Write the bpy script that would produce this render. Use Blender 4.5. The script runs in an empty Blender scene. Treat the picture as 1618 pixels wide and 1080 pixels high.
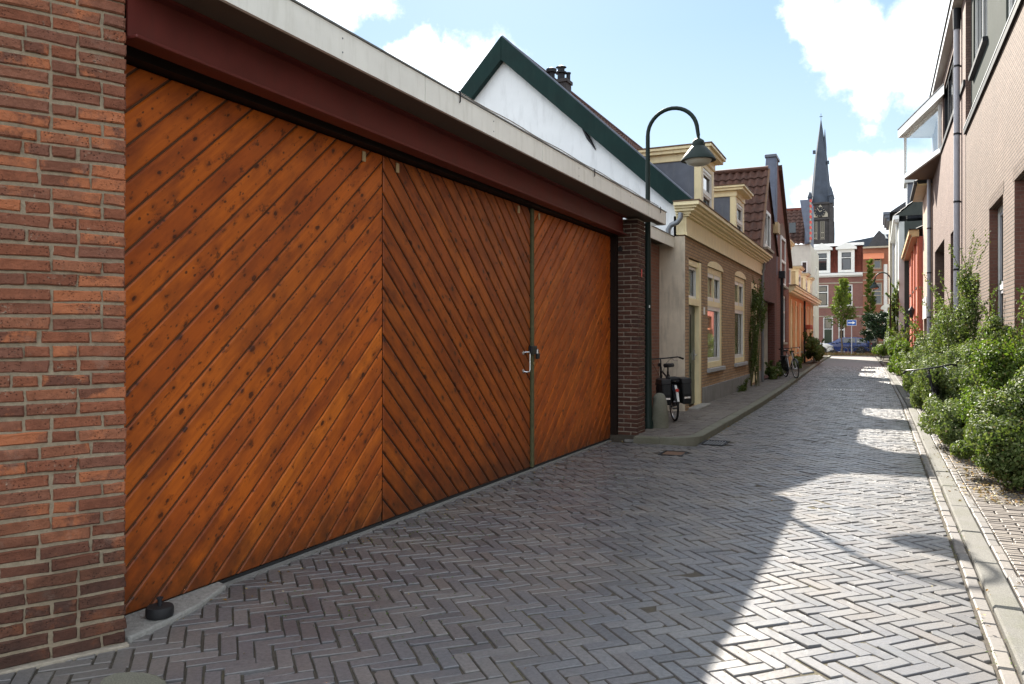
import bpy, bmesh, math, random
import numpy as np
from mathutils import Vector, Matrix

sc = bpy.context.scene
COL = sc.collection
R = random.Random(11)
NR = np.random.default_rng(5)
rad = math.radians

# ------------------------------------------------------------------ camera
CAM_H = 1.55
YAW = 25.0
FPX = 1240.0
cam_d = bpy.data.cameras.new("camera")
cam = bpy.data.objects.new("camera", cam_d)
COL.objects.link(cam)
cam.location = (0, 0, CAM_H)
cam.rotation_euler = (rad(90), 0, rad(YAW))
cam_d.sensor_fit = 'HORIZONTAL'
cam_d.sensor_width = 36
cam_d.lens = FPX / 1618 * 36
cam_d.shift_y = -9.0 / 1618
cam_d.clip_end = 3000
cam_d.clip_start = 0.05
sc.camera = cam

# ------------------------------------------------------------------ light, sky, exposure
SUN = Vector((-2.98, 5.75, 4.46)).normalized()
SUN_EL = math.asin(SUN.z)
SUN_ROT = math.atan2(SUN.x, SUN.y) % (2 * math.pi)
sun_d = bpy.data.lights.new("sun", 'SUN')
sun_d.energy = 5.0
sun_d.angle = rad(0.53)
sun_d.color = (1.0, 0.93, 0.82)
sun = bpy.data.objects.new("sun", sun_d)
COL.objects.link(sun)
sun.location = (-10, 20, 30)
sun.rotation_euler = (-SUN).to_track_quat('-Z', 'Y').to_euler()

sc.view_settings.view_transform = 'Standard'
sc.view_settings.look = 'None'
sc.view_settings.gamma = 1
sc.view_settings.exposure = 1.85
sc.view_settings.use_curve_mapping = False
sc.render.engine = 'CYCLES'
sc.cycles.use_denoising = True
sc.cycles.max_bounces = 8
sc.cycles.diffuse_bounces = 4
sc.cycles.glossy_bounces = 4
sc.cycles.transparent_max_bounces = 8
sc.cycles.caustics_reflective = False
sc.cycles.blur_glossy = 0.0
sc.cycles.sample_clamp_indirect = 8


def ray(u, v):
    """world direction of a photograph pixel; used to find the sky directions of the clouds"""
    a = (u - 809) / FPX
    c, s = math.cos(rad(YAW)), math.sin(rad(YAW))
    return Vector((c * a - s, s * a + c, (531 - v) / FPX)).normalized()


world = bpy.data.worlds.new("World")
sc.world = world
world.use_nodes = True
wn, wl = world.node_tree.nodes, world.node_tree.links
wn.clear()


def wnode(t, **k):
    n = wn.new(t)
    for a, b in k.items():
        setattr(n, a, b)
    return n


w_out = wnode('ShaderNodeOutputWorld')
w_bg = wnode('ShaderNodeBackground')
w_bg.inputs['Strength'].default_value = 0.12
wl.new(w_bg.outputs[0], w_out.inputs[0])
sky = wnode('ShaderNodeTexSky', sky_type='NISHITA')
sky.sun_disc = False
sky.sun_elevation = SUN_EL
sky.sun_rotation = SUN_ROT
sky.altitude = 0
sky.air_density = 1.0
sky.dust_density = 0.25
sky.ozone_density = 1.6
w_tc = wnode('ShaderNodeTexCoord')
w_n1 = wnode('ShaderNodeTexNoise')
w_n1.inputs['Scale'].default_value = 9
w_n1.inputs['Detail'].default_value = 9
w_n1.inputs['Roughness'].default_value = 0.62
wl.new(w_tc.outputs['Generated'], w_n1.inputs['Vector'])
w_s = wnode('ShaderNodeVectorMath', operation='SUBTRACT')
wl.new(w_n1.outputs['Color'], w_s.inputs[0])
w_s.inputs[1].default_value = (0.5, 0.5, 0.5)
w_m = wnode('ShaderNodeVectorMath', operation='SCALE')
wl.new(w_s.outputs[0], w_m.inputs[0])
w_m.inputs['Scale'].default_value = 0.16
w_a = wnode('ShaderNodeVectorMath', operation='ADD')
wl.new(w_tc.outputs['Generated'], w_a.inputs[0])
wl.new(w_m.outputs[0], w_a.inputs[1])
CLOUDS = [(500, -12, 62), (560, -20, 50), (775, 105, 78), (700, 115, 62), (640, 95, 50), (600, 100, 40), (730, 150, 80),
          (1285, 50, 55), (1345, 70, 72), (1420, 75, 80), (1480, 25, 85), (1395, 130, 62), (1465, 130, 70), (1600, 60, 120),
          (1375, 330, 75), (1430, 290, 75), (1330, 330, 55), (1345, 265, 46), (1480, 310, 90), (1260, 410, 90),
          (330, -150, 160), (1050, -220, 130), (1250, -160, 110), (1800, 200, 260), (-200, 60, 240), (150, -330, 200)]
prev = None
for (u, v, r) in CLOUDS:
    c = ray(u, v)
    dn = wnode('ShaderNodeVectorMath', operation='DISTANCE')
    wl.new(w_a.outputs[0], dn.inputs[0])
    dn.inputs[1].default_value = c
    mr = wnode('ShaderNodeMapRange')
    wl.new(dn.outputs['Value'], mr.inputs['Value'])
    rr = r / FPX
    mr.inputs['From Min'].default_value = rr * 0.98
    mr.inputs['From Max'].default_value = rr * 0.15
    if prev is None:
        prev = mr.outputs[0]
    else:
        mx = wnode('ShaderNodeMath', operation='MAXIMUM')
        wl.new(prev, mx.inputs[0])
        wl.new(mr.outputs[0], mx.inputs[1])
        prev = mx.outputs[0]
# unseen clouds over the rest of the sky, cover raised to lift the shade
w_n2 = wnode('ShaderNodeTexNoise')
w_n2.inputs['Scale'].default_value = 2.3
w_n2.inputs['Detail'].default_value = 8
wl.new(w_tc.outputs['Generated'], w_n2.inputs['Vector'])
w_c2 = wnode('ShaderNodeMapRange')
wl.new(w_n2.outputs['Fac'], w_c2.inputs['Value'])
w_c2.inputs['From Min'].default_value = 0.42
w_c2.inputs['From Max'].default_value = 0.54
w_dc = wnode('ShaderNodeVectorMath', operation='DISTANCE')
wl.new(w_tc.outputs['Generated'], w_dc.inputs[0])
w_dc.inputs[1].default_value = ray(950, 300)
w_dm = wnode('ShaderNodeMapRange')
wl.new(w_dc.outputs['Value'], w_dm.inputs['Value'])
w_dm.inputs['From Min'].default_value = 0.7
w_dm.inputs['From Max'].default_value = 1.0
w_mu = wnode('ShaderNodeMath', operation='MULTIPLY')
wl.new(w_c2.outputs[0], w_mu.inputs[0])
wl.new(w_dm.outputs[0], w_mu.inputs[1])
w_mx = wnode('ShaderNodeMath', operation='MAXIMUM')
wl.new(prev, w_mx.inputs[0])
wl.new(w_mu.outputs[0], w_mx.inputs[1])
w_ss = wnode('ShaderNodeMapRange', interpolation_type='SMOOTHSTEP')
wl.new(w_mx.outputs[0], w_ss.inputs['Value'])
w_ss.inputs['From Min'].default_value = 0.02
w_ss.inputs['From Max'].default_value = 0.75
# pale thin veil over the blue, as on a bright humid day
w_veil = wnode('ShaderNodeMix', data_type='RGBA')
w_veil.inputs[0].default_value = 0.86
wl.new(sky.outputs[0], w_veil.inputs[6])
w_sep = wnode('ShaderNodeSeparateXYZ')
wl.new(w_tc.outputs['Generated'], w_sep.inputs[0])
w_rmp = wnode('ShaderNodeValToRGB')
wl.new(w_sep.outputs[2], w_rmp.inputs[0])
els = w_rmp.color_ramp.elements
els[0].position, els[0].color = 0.0, (0.80, 0.91, 0.97, 1)
els[1].position, els[1].color = 1.0, (0.3, 0.55, 0.86, 1)
for p_, c_ in ((0.16, (0.65, 0.82, 0.93, 1)), (0.36, (0.44, 0.66, 0.88, 1))):
    q_ = els.new(p_)
    q_.color = c_
w_vs = wnode('ShaderNodeVectorMath', operation='SCALE')
wl.new(w_rmp.outputs[0], w_vs.inputs[0])
w_vs.inputs['Scale'].default_value = 2.04
wl.new(w_vs.outputs[0], w_veil.inputs[7])
w_n3 = wnode('ShaderNodeTexNoise')
w_n3.inputs['Scale'].default_value = 14
w_n3.inputs['Detail'].default_value = 6
wl.new(w_tc.outputs['Generated'], w_n3.inputs['Vector'])
w_cr = wnode('ShaderNodeMix', data_type='RGBA')
wl.new(w_n3.outputs['Fac'], w_cr.inputs[0])
w_cr.inputs[6].default_value = (3.7, 3.85, 4.0, 1)
w_cr.inputs[7].default_value = (5.6, 6.0, 6.4, 1)
w_mix = wnode('ShaderNodeMix', data_type='RGBA')
wl.new(w_ss.outputs[0], w_mix.inputs[0])
wl.new(w_veil.outputs[2], w_mix.inputs[6])
wl.new(w_cr.outputs[2], w_mix.inputs[7])
wl.new(w_mix.outputs[2], w_bg.inputs['Color'])

# ------------------------------------------------------------------ mesh helpers
WLOC = {}


class MB:
    def __init__(s):
        s.v, s.f = [], []

    def add(s, vs, fs):
        b = len(s.v)
        s.v += [tuple(p) for p in vs]
        s.f += [tuple(i + b for i in f) for f in fs]
        return s

    def box(s, x0, x1, y0, y1, z0, z1):
        if x0 > x1: x0, x1 = x1, x0
        if y0 > y1: y0, y1 = y1, y0
        if z0 > z1: z0, z1 = z1, z0
        return s.add([(x0, y0, z0), (x1, y0, z0), (x1, y1, z0), (x0, y1, z0), (x0, y0, z1), (x1, y0, z1), (x1, y1, z1), (x0, y1, z1)],
                     [(0, 3, 2, 1), (4, 5, 6, 7), (0, 1, 5, 4), (1, 2, 6, 5), (2, 3, 7, 6), (3, 0, 4, 7)])

    def quad(s, a, b, c, d):
        return s.add([a, b, c, d], [(0, 1, 2, 3)])

    def prism(s, poly, a0, a1, axis):
        """extrude a simple polygon (in the two other axes, cyclic order) along axis from a0 to a1"""
        def mk(p, a):
            if axis == 0: return (a, p[0], p[1])
            if axis == 1: return (p[0], a, p[1])
            return (p[0], p[1], a)
        n = len(poly)
        vs = [mk(p, a0) for p in poly] + [mk(p, a1) for p in poly]
        fs = [tuple(range(n))[::-1], tuple(range(n, 2 * n))]
        fs += [(i, (i + 1) % n, n + (i + 1) % n, n + i) for i in range(n)]
        return s.add(vs, fs)

    def tube(s, pts, r, n=8, caps=True, closed=False):
        pts = [Vector(p) for p in pts]
        m = len(pts)
        rs = r if isinstance(r, (list, tuple)) else [r] * m
        up = None
        rings = []
        for i, p in enumerate(pts):
            if closed:
                t = (pts[(i + 1) % m] - pts[i - 1]).normalized()
            else:
                t = (pts[min(i + 1, m - 1)] - pts[max(i - 1, 0)]).normalized()
            if up is None:
                up = Vector((0, 0, 1)) if abs(t.z) < 0.9 else Vector((1, 0, 0))
            a = (up - t * up.dot(t))
            if a.length < 1e-5: a = t.orthogonal()
            a.normalize()
            up = a
            b = t.cross(a)
            rings.append([p + (a * math.cos(2 * math.pi * k / n) + b * math.sin(2 * math.pi * k / n)) * rs[i] for k in range(n)])
        vs = [q for ring in rings for q in ring]
        fs = []
        for i in range(m if closed else m - 1):
            j = (i + 1) % m
            for k in range(n):
                fs.append((i * n + k, i * n + (k + 1) % n, j * n + (k + 1) % n, j * n + k))
        if caps and not closed:
            fs.append(tuple(range(n))[::-1])
            fs.append(tuple(range((m - 1) * n, m * n)))
        return s.add(vs, fs)

    def lathe(s, prof, c, n=16, axis=2):
        c = Vector(c)
        vs, fs = [], []
        for (r, z) in prof:
            for k in range(n):
                a = 2 * math.pi * k / n
                if axis == 2: q = Vector((r * math.cos(a), r * math.sin(a), z))
                elif axis == 0: q = Vector((z, r * math.cos(a), r * math.sin(a)))
                else: q = Vector((r * math.sin(a), z, r * math.cos(a)))
                vs.append(c + q)
        m = len(prof)
        for i in range(m - 1):
            for k in range(n):
                fs.append((i * n + k, i * n + (k + 1) % n, (i + 1) * n + (k + 1) % n, (i + 1) * n + k))
        fs.append(tuple(range(n))[::-1])
        fs.append(tuple(range((m - 1) * n, m * n)))
        return s.add(vs, fs)

    def build(s, name, m, parent=None, smooth=False, bevel=0.0, loc=None, kind=None, label=None, recalc=True):
        base = Vector(loc) if loc is not None else (WLOC[parent] if parent is not None else Vector((0, 0, 0)))
        me = bpy.data.meshes.new(name)
        me.from_pydata([(p[0] - base.x, p[1] - base.y, p[2] - base.z) for p in s.v], [], s.f)
        if recalc:
            bm = bmesh.new()
            bm.from_mesh(me)
            bmesh.ops.recalc_face_normals(bm, faces=bm.faces)
            bm.to_mesh(me)
            bm.free()
        if smooth:
            for p in me.polygons: p.use_smooth = True
            if hasattr(me, 'set_sharp_from_angle'): me.set_sharp_from_angle(angle=rad(40))
        me.materials.append(m)
        o = bpy.data.objects.new(name, me)
        COL.objects.link(o)
        if parent is not None:
            o.parent = parent
            o.location = base - WLOC[parent]
        else:
            o.location = base
        WLOC[o] = base
        if bevel:
            b = o.modifiers.new('bevel', 'BEVEL')
            b.width = bevel
            b.segments = 2
            b.limit_method = 'ANGLE'
        if kind: o['kind'] = kind
        if label: o['label'] = label
        return o


def thing(name, label, cat, loc=(0, 0, 0), group=None):
    o = bpy.data.objects.new(name, None)
    COL.objects.link(o)
    o.location = loc
    o.empty_display_size = 0.2
    o['label'] = label
    o['category'] = cat
    if group: o['group'] = group
    WLOC[o] = Vector(loc)
    return o


def tag(o, label, cat, group=None):
    o['label'] = label
    o['category'] = cat
    if group: o['group'] = group
    return o


def copy_tree(o, parent=None):
    c = o.copy()
    COL.objects.link(c)
    c.parent = parent
    WLOC[c] = WLOC.get(o, Vector())
    for ch in list(o.children):
        copy_tree(ch, c)
    return c


def wall_cells(mb, X0, X1, y0, y1, z0, z1, ops):
    """wall slab between X0 and X1 with rectangular openings (ya, yb, za, zb)"""
    ys = sorted({y0, y1} | {q for o in ops for q in o[:2]})
    zs = sorted({z0, z1} | {q for o in ops for q in o[2:4]})
    ys = [q for q in ys if y0 <= q <= y1]
    zs = [q for q in zs if z0 <= q <= z1]
    solid = {}
    for i in range(len(ys) - 1):
        for j in range(len(zs) - 1):
            cy, cz = (ys[i] + ys[i + 1]) / 2, (zs[j] + zs[j + 1]) / 2
            solid[i, j] = not any(o[0] < cy < o[1] and o[2] < cz < o[3] for o in ops)
    def P(x, i, j): return (x, ys[i], zs[j])
    for (i, j), sd in solid.items():
        if not sd: continue
        for x in (X0, X1):
            mb.quad(P(x, i, j), P(x, i + 1, j), P(x, i + 1, j + 1), P(x, i, j + 1))
        if not solid.get((i - 1, j), False): mb.quad(P(X0, i, j), P(X1, i, j), P(X1, i, j + 1), P(X0, i, j + 1))
        if not solid.get((i + 1, j), False): mb.quad(P(X0, i + 1, j), P(X1, i + 1, j), P(X1, i + 1, j + 1), P(X0, i + 1, j + 1))
        if not solid.get((i, j - 1), False): mb.quad(P(X0, i, j), P(X1, i, j), P(X1, i + 1, j), P(X0, i + 1, j))
        if not solid.get((i, j + 1), False): mb.quad(P(X0, i, j + 1), P(X1, i, j + 1), P(X1, i + 1, j + 1), P(X0, i + 1, j + 1))
    return mb


def clip(poly, a, b):
    """keep the part of poly left of the line a->b"""
    out = []
    n = len(poly)
    def d(p): return (b[0] - a[0]) * (p[1] - a[1]) - (b[1] - a[1]) * (p[0] - a[0])
    for i in range(n):
        p, q = poly[i], poly[(i + 1) % n]
        dp, dq = d(p), d(q)
        if dp >= 0: out.append(p)
        if (dp > 0 and dq < 0) or (dp < 0 and dq > 0):
            t = dp / (dp - dq)
            out.append((p[0] + (q[0] - p[0]) * t, p[1] + (q[1] - p[1]) * t))
    return out


def clip_to(poly, region):
    for i in range(len(region)):
        poly = clip(poly, region[i], region[(i + 1) % len(region)])
        if len(poly) < 3: return []
    return poly


def area(p):
    return 0.5 * sum(p[i][0] * p[(i + 1) % len(p)][1] - p[(i + 1) % len(p)][0] * p[i][1] for i in range(len(p)))


def inset(poly, d):
    """inset a convex counter-clockwise polygon"""
    n = len(poly)
    out = poly
    for i in range(n):
        a, b = Vector(poly[i]), Vector(poly[(i + 1) % n])
        e = b - a
        if e.length < 1e-6: continue
        nrm = Vector((-e.y, e.x)).normalized() * d
        out = clip(out, tuple(a + nrm), tuple(b + nrm))
        if len(out) < 3: return []
    return out


def dedupe(poly, eps=0.002):
    out = []
    for p in poly:
        if not out or (abs(p[0] - out[-1][0]) + abs(p[1] - out[-1][1])) > eps: out.append(p)
    if len(out) > 1 and (abs(out[0][0] - out[-1][0]) + abs(out[0][1] - out[-1][1])) <= eps: out.pop()
    return out


# ------------------------------------------------------------------ materials
class NT:
    def __init__(s, name):
        s.m = bpy.data.materials.new(name)
        s.m.use_nodes = True
        s.t = s.m.node_tree
        s.n, s.l = s.t.nodes, s.t.links
        s.p = s.n['Principled BSDF']

    def new(s, t, **k):
        n = s.n.new(t)
        for a, b in k.items(): setattr(n, a, b)
        return n

    def set(s, sock, v):
        if hasattr(v, 'links') or hasattr(v, 'is_linked'): s.l.new(v, sock)
        else: sock.default_value = v

    def math(s, op, a, b=0.0, c=None, clamp=False):
        n = s.new('ShaderNodeMath', operation=op)
        n.use_clamp = clamp
        s.set(n.inputs[0], a)
        s.set(n.inputs[1], b)
        if c is not None: s.set(n.inputs[2], c)
        return n.outputs[0]

    def mix(s, f, a, b, mode='MIX'):
        n = s.new('ShaderNodeMix', data_type='RGBA', blend_type=mode)
        s.set(n.inputs[0], f)
        s.set(n.inputs[6], a if not isinstance(a, tuple) or len(a) == 4 else (*a, 1))
        s.set(n.inputs[7], b if not isinstance(b, tuple) or len(b) == 4 else (*b, 1))
        return n.outputs[2]

    def noise(s, vec, scale, detail=4, rough=0.55):
        n = s.new('ShaderNodeTexNoise')
        s.l.new(vec, n.inputs['Vector'])
        n.inputs['Scale'].default_value = scale
        n.inputs['Detail'].default_value = detail
        n.inputs['Roughness'].default_value = rough
        return n.outputs['Fac']

    def ramp(s, f, stops):
        n = s.new('ShaderNodeValToRGB')
        s.set(n.inputs[0], f)
        e = n.color_ramp.elements
        while len(e) > 1: e.remove(e[0])
        e[0].position = stops[0][0]
        e[0].color = (*stops[0][1], 1)
        for p, c in stops[1:]:
            q = e.new(p)
            q.color = (*c, 1)
        return n.outputs[0]

    def rng(s, v, a, b, c=0.0, d=1.0):
        n = s.new('ShaderNodeMapRange')
        s.set(n.inputs[0], v)
        for i, q in enumerate((a, b, c, d)): n.inputs[i + 1].default_value = q
        return n.outputs[0]

    def pos(s): return s.new('ShaderNodeNewGeometry').outputs['Position']
    def obj(s): return s.new('ShaderNodeTexCoord').outputs['Object']

    def rnd(s):
        a = s.new('ShaderNodeObjectInfo').outputs['Random']
        b = s.new('ShaderNodeNewGeometry').outputs['Random Per Island']
        return s.math('FRACT', s.math('ADD', s.math('MULTIPLY', a, 7.31), s.math('MULTIPLY', b, 3.77)))

    def scale(s, v, xyz):
        n = s.new('ShaderNodeVectorMath', operation='MULTIPLY')
        s.l.new(v, n.inputs[0])
        n.inputs[1].default_value = xyz
        return n.outputs[0]

    def bump(s, h, strength, dist=0.01, normal=None):
        n = s.new('ShaderNodeBump')
        n.inputs['Strength'].default_value = strength
        n.inputs['Distance'].default_value = dist
        s.l.new(h, n.inputs['Height'])
        if normal is not None: s.l.new(normal, n.inputs['Normal'])
        return n.outputs[0]

    def out(s, col=None, rough=None, nrm=None, metal=None, spec=None):
        if col is not None:
            if isinstance(col, tuple): col = (*col[:3], 1)
            s.set(s.p.inputs['Base Color'], col)
        if rough is not None: s.set(s.p.inputs['Roughness'], rough)
        if nrm is not None: s.l.new(nrm, s.p.inputs['Normal'])
        if metal is not None: s.p.inputs['Metallic'].default_value = metal
        if spec is not None: s.p.inputs['Specular IOR Level'].default_value = spec
        return s.m


def paint(name, col, rough=0.45, var=0.12, scale=6.0, bump=0.15, metal=0.0, dirt=None, spec=0.35):
    n = NT(name)
    p = n.pos()
    f = n.noise(p, scale, 6, 0.6)
    c0 = tuple(q * (1 - var) for q in col)
    c1 = tuple(min(1, q * (1 + var)) for q in col)
    c = n.mix(n.rng(f, 0.3, 0.7), c0, c1)
    if dirt:
        st = n.noise(n.scale(p, (3, 3, 0.5)), 3.0, 7, 0.65)
        c = n.mix(n.rng(st, 0.5, 0.78, 0, dirt[1]), c, dirt[0])
    fine = n.noise(p, 90, 3)
    return n.out(c, n.rng(f, 0.2, 0.8, rough - 0.06, rough + 0.1), n.bump(fine, bump, 0.004), metal, spec)


def brick_mat(name, cols, mortar, bw=0.22, rh=0.065, ms=0.012, rough=0.85, bump=0.6, stain=None, offy=0.0):
    """brickwork too far off for its bricks to be picked apart: coursed texture with relief"""
    n = NT(name)
    g = n.new('ShaderNodeNewGeometry')
    sp = n.new('ShaderNodeSeparateXYZ')
    n.l.new(g.outputs['Position'], sp.inputs[0])
    sn = n.new('ShaderNodeSeparateXYZ')
    n.l.new(g.outputs['True Normal'], sn.inputs[0])
    sel = n.math('GREATER_THAN', n.math('ABSOLUTE', sn.outputs[0]), 0.6)
    mixf = n.new('ShaderNodeMix')
    n.l.new(sel, mixf.inputs[0])
    n.l.new(sp.outputs[0], mixf.inputs[2])
    n.l.new(sp.outputs[1], mixf.inputs[3])
    cb = n.new('ShaderNodeCombineXYZ')
    n.l.new(mixf.outputs[0], cb.inputs[0])
    n.l.new(n.math('ADD', sp.outputs[2], offy), cb.inputs[1])
    wob = n.new('ShaderNodeTexNoise')
    n.l.new(g.outputs['Position'], wob.inputs['Vector'])
    wob.inputs['Scale'].default_value = 5
    wv = n.new('ShaderNodeVectorMath', operation='MULTIPLY_ADD')
    n.l.new(wob.outputs['Color'], wv.inputs[0])
    wv.inputs[1].default_value = (0.02, 0.012, 0)
    n.l.new(cb.outputs[0], wv.inputs[2])
    b = n.new('ShaderNodeTexBrick')
    n.l.new(wv.outputs[0], b.inputs['Vector'])
    b.inputs['Scale'].default_value = 1
    b.inputs['Brick Width'].default_value = bw
    b.inputs['Row Height'].default_value = rh
    b.inputs['Mortar Size'].default_value = ms / 2
    b.inputs['Mortar Smooth'].default_value = 0.3
    b.inputs['Color1'].default_value = (0, 0, 0, 1)
    b.inputs['Color2'].default_value = (1, 1, 1, 1)
    b.inputs['Mortar'].default_value = (0.5, 0.5, 0.5, 1)
    fine = n.noise(g.outputs['Position'], 40, 5, 0.65)
    big = n.noise(g.outputs['Position'], 1.1, 5, 0.6)
    sep = n.new('ShaderNodeSeparateColor')
    n.l.new(b.outputs['Color'], sep.inputs[0])
    tone = n.math('ADD', n.math('MULTIPLY', sep.outputs[0], 0.7), n.math('MULTIPLY', fine, 0.3))
    k = len(cols)
    c = n.ramp(tone, [(i / (k - 1) * 0.9 + 0.05, cols[i]) for i in range(k)])
    c = n.mix(n.rng(big, 0.35, 0.7, 0.0, 0.35), c, tuple(q * 0.6 for q in cols[0]))
    if stain:
        c = n.mix(n.rng(big, 0.5, 0.75, 0, stain[1]), c, stain[0])
    c = n.mix(b.outputs['Fac'], c, mortar)
    h = n.math('SUBTRACT', n.math('MULTIPLY', fine, 0.25), b.outputs['Fac'])
    return n.out(c, rough, n.bump(h, bump, 0.012), spec=0.3)


def leaf_mat(name, cols, trans=0.35, rough=0.42):
    n = NT(name)
    c = n.ramp(n.rnd(), [(i / (len(cols) - 1), cols[i]) for i in range(len(cols))])
    n.out(c, rough + 0.14, spec=0.22)
    t = n.new('ShaderNodeBsdfTranslucent')
    n.l.new(n.mix(1.0, c, (0.95, 1.0, 0.45, 1), 'MULTIPLY'), t.inputs[0])
    ms = n.new('ShaderNodeMixShader')
    ms.inputs[0].default_value = trans
    n.l.new(n.p.outputs[0], ms.inputs[1])
    n.l.new(t.outputs[0], ms.inputs[2])
    n.l.new(ms.outputs[0], n.n['Material Output'].inputs[0])
    return n.m


M = {}
# near brick wall and pier
def near_brick(name, cols, damp=False, chips=True):
    n = NT(name)
    p = n.pos()
    r = n.rnd()
    c = n.ramp(r, [(i / (len(cols) - 1), cols[i]) for i in range(len(cols))])
    f1 = n.noise(p, 22, 7, 0.65)
    f2 = n.noise(p, 7, 5, 0.6)
    c = n.mix(n.rng(f1, 0.35, 0.75, 0, 0.55), c, tuple(q * 0.45 for q in cols[0]))
    c = n.mix(n.rng(f2, 0.55, 0.75, 0, 0.35), c, cols[-1])
    sm = n.noise(p, 60, 4, 0.7)
    c = n.mix(n.rng(n.math('MULTIPLY', sm, f2), 0.36, 0.44, 0, 0.75), c, (0.33, 0.27, 0.2))
    pat = n.noise(p, 4.3, 6, 0.7)
    if damp: c = n.mix(n.rng(n.math('MULTIPLY', pat, n.math('ADD', n.math('MULTIPLY', r, .6), .7)), 0.56, 0.66, 0, 0.8), c, (0.44, 0.15, 0.065))
    if damp:
        sp = n.new('ShaderNodeSeparateXYZ')
        n.l.new(p, sp.inputs[0])
        zz = n.math('ADD', sp.outputs[2], n.math('MULTIPLY', n.noise(p, 3.0, 4), -0.9))
        c = n.mix(n.rng(zz, -0.36, 0.42, 0.82, 0.0), c, (0.022, 0.018, 0.017))
        c = n.mix(n.rng(n.noise(p, 5, 6, 0.7), 0.6, 0.75, 0, 0.3), c, (0.3, 0.27, 0.22))
    pit = n.new('ShaderNodeTexVoronoi', feature='F1')
    n.l.new(p, pit.inputs['Vector'])
    pit.inputs['Scale'].default_value = 75
    pits = n.math('MULTIPLY', n.rng(pit.outputs['Distance'], 0.12, 0.3, 1.0, 0.0), n.rng(f2, 0.42, 0.6))
    c = n.mix(n.math('MULTIPLY', pits, 0.6), c, (0.035, 0.02, 0.016))
    h = n.math('ADD', n.math('MULTIPLY', f1, 0.9), n.math('MULTIPLY', sm, 0.6))
    h = n.math('SUBTRACT', h, n.math('MULTIPLY', pits, 0.6))
    return n.out(c, 0.88, n.bump(h, 0.95, 0.012), spec=0.25)


M['wall_brick'] = near_brick('red_brick', [(0.196, 0.071, 0.041), (0.287, 0.101, 0.053), (0.207, 0.09, 0.06), (0.345, 0.132, 0.069), (0.144, 0.06, 0.041), (0.265, 0.106, 0.063)], True)
M['pier_brick'] = near_brick('dark_brick', [(0.075, 0.035, 0.025), (0.115, 0.05, 0.035), (0.06, 0.033, 0.028), (0.14, 0.06, 0.04)], False)


def mortar_mat(name, col, dark):
    n = NT(name)
    p = n.pos()
    f = n.noise(p, 30, 6, 0.7)
    g = n.noise(p, 4, 5)
    c = n.mix(n.rng(f, 0.3, 0.7), tuple(q * 0.6 for q in col), col)
    c = n.mix(n.rng(g, 0.5, 0.75, 0, 0.5), c, dark)
    return n.out(c, 0.95, n.bump(f, 0.9, 0.012), spec=0.2)


M['mortar'] = mortar_mat('lime_mortar', (0.37, 0.3, 0.21), (0.17, 0.135, 0.1))
M['mortar_dark'] = mortar_mat('grey_mortar', (0.4, 0.35, 0.28), (0.14, 0.12, 0.1))
M['cement'] = mortar_mat('grey_cement', (0.27, 0.265, 0.25), (0.13, 0.13, 0.115))
M['concrete'] = mortar_mat('pale_concrete', (0.36, 0.35, 0.325), (0.22, 0.21, 0.18))


def kerb_mat(name, col):
    n = NT(name)
    p = n.pos()
    f = n.noise(p, 140, 4, 0.7)
    g = n.noise(p, 2.5, 6, 0.65)
    c = n.mix(n.rng(f, 0.35, 0.65), tuple(q * 0.6 for q in col), tuple(q * 1.25 for q in col))
    c = n.mix(n.rng(g, 0.45, 0.72, 0, 0.55), c, (0.085, 0.09, 0.05))
    return n.out(c, 0.85, n.bump(f, 0.7, 0.006), spec=0.3)


M['kerb'] = kerb_mat('washed_concrete', (0.15, 0.145, 0.132))
M['kerb_mossy'] = kerb_mat('mossy_stone', (0.17, 0.165, 0.13))


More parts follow.
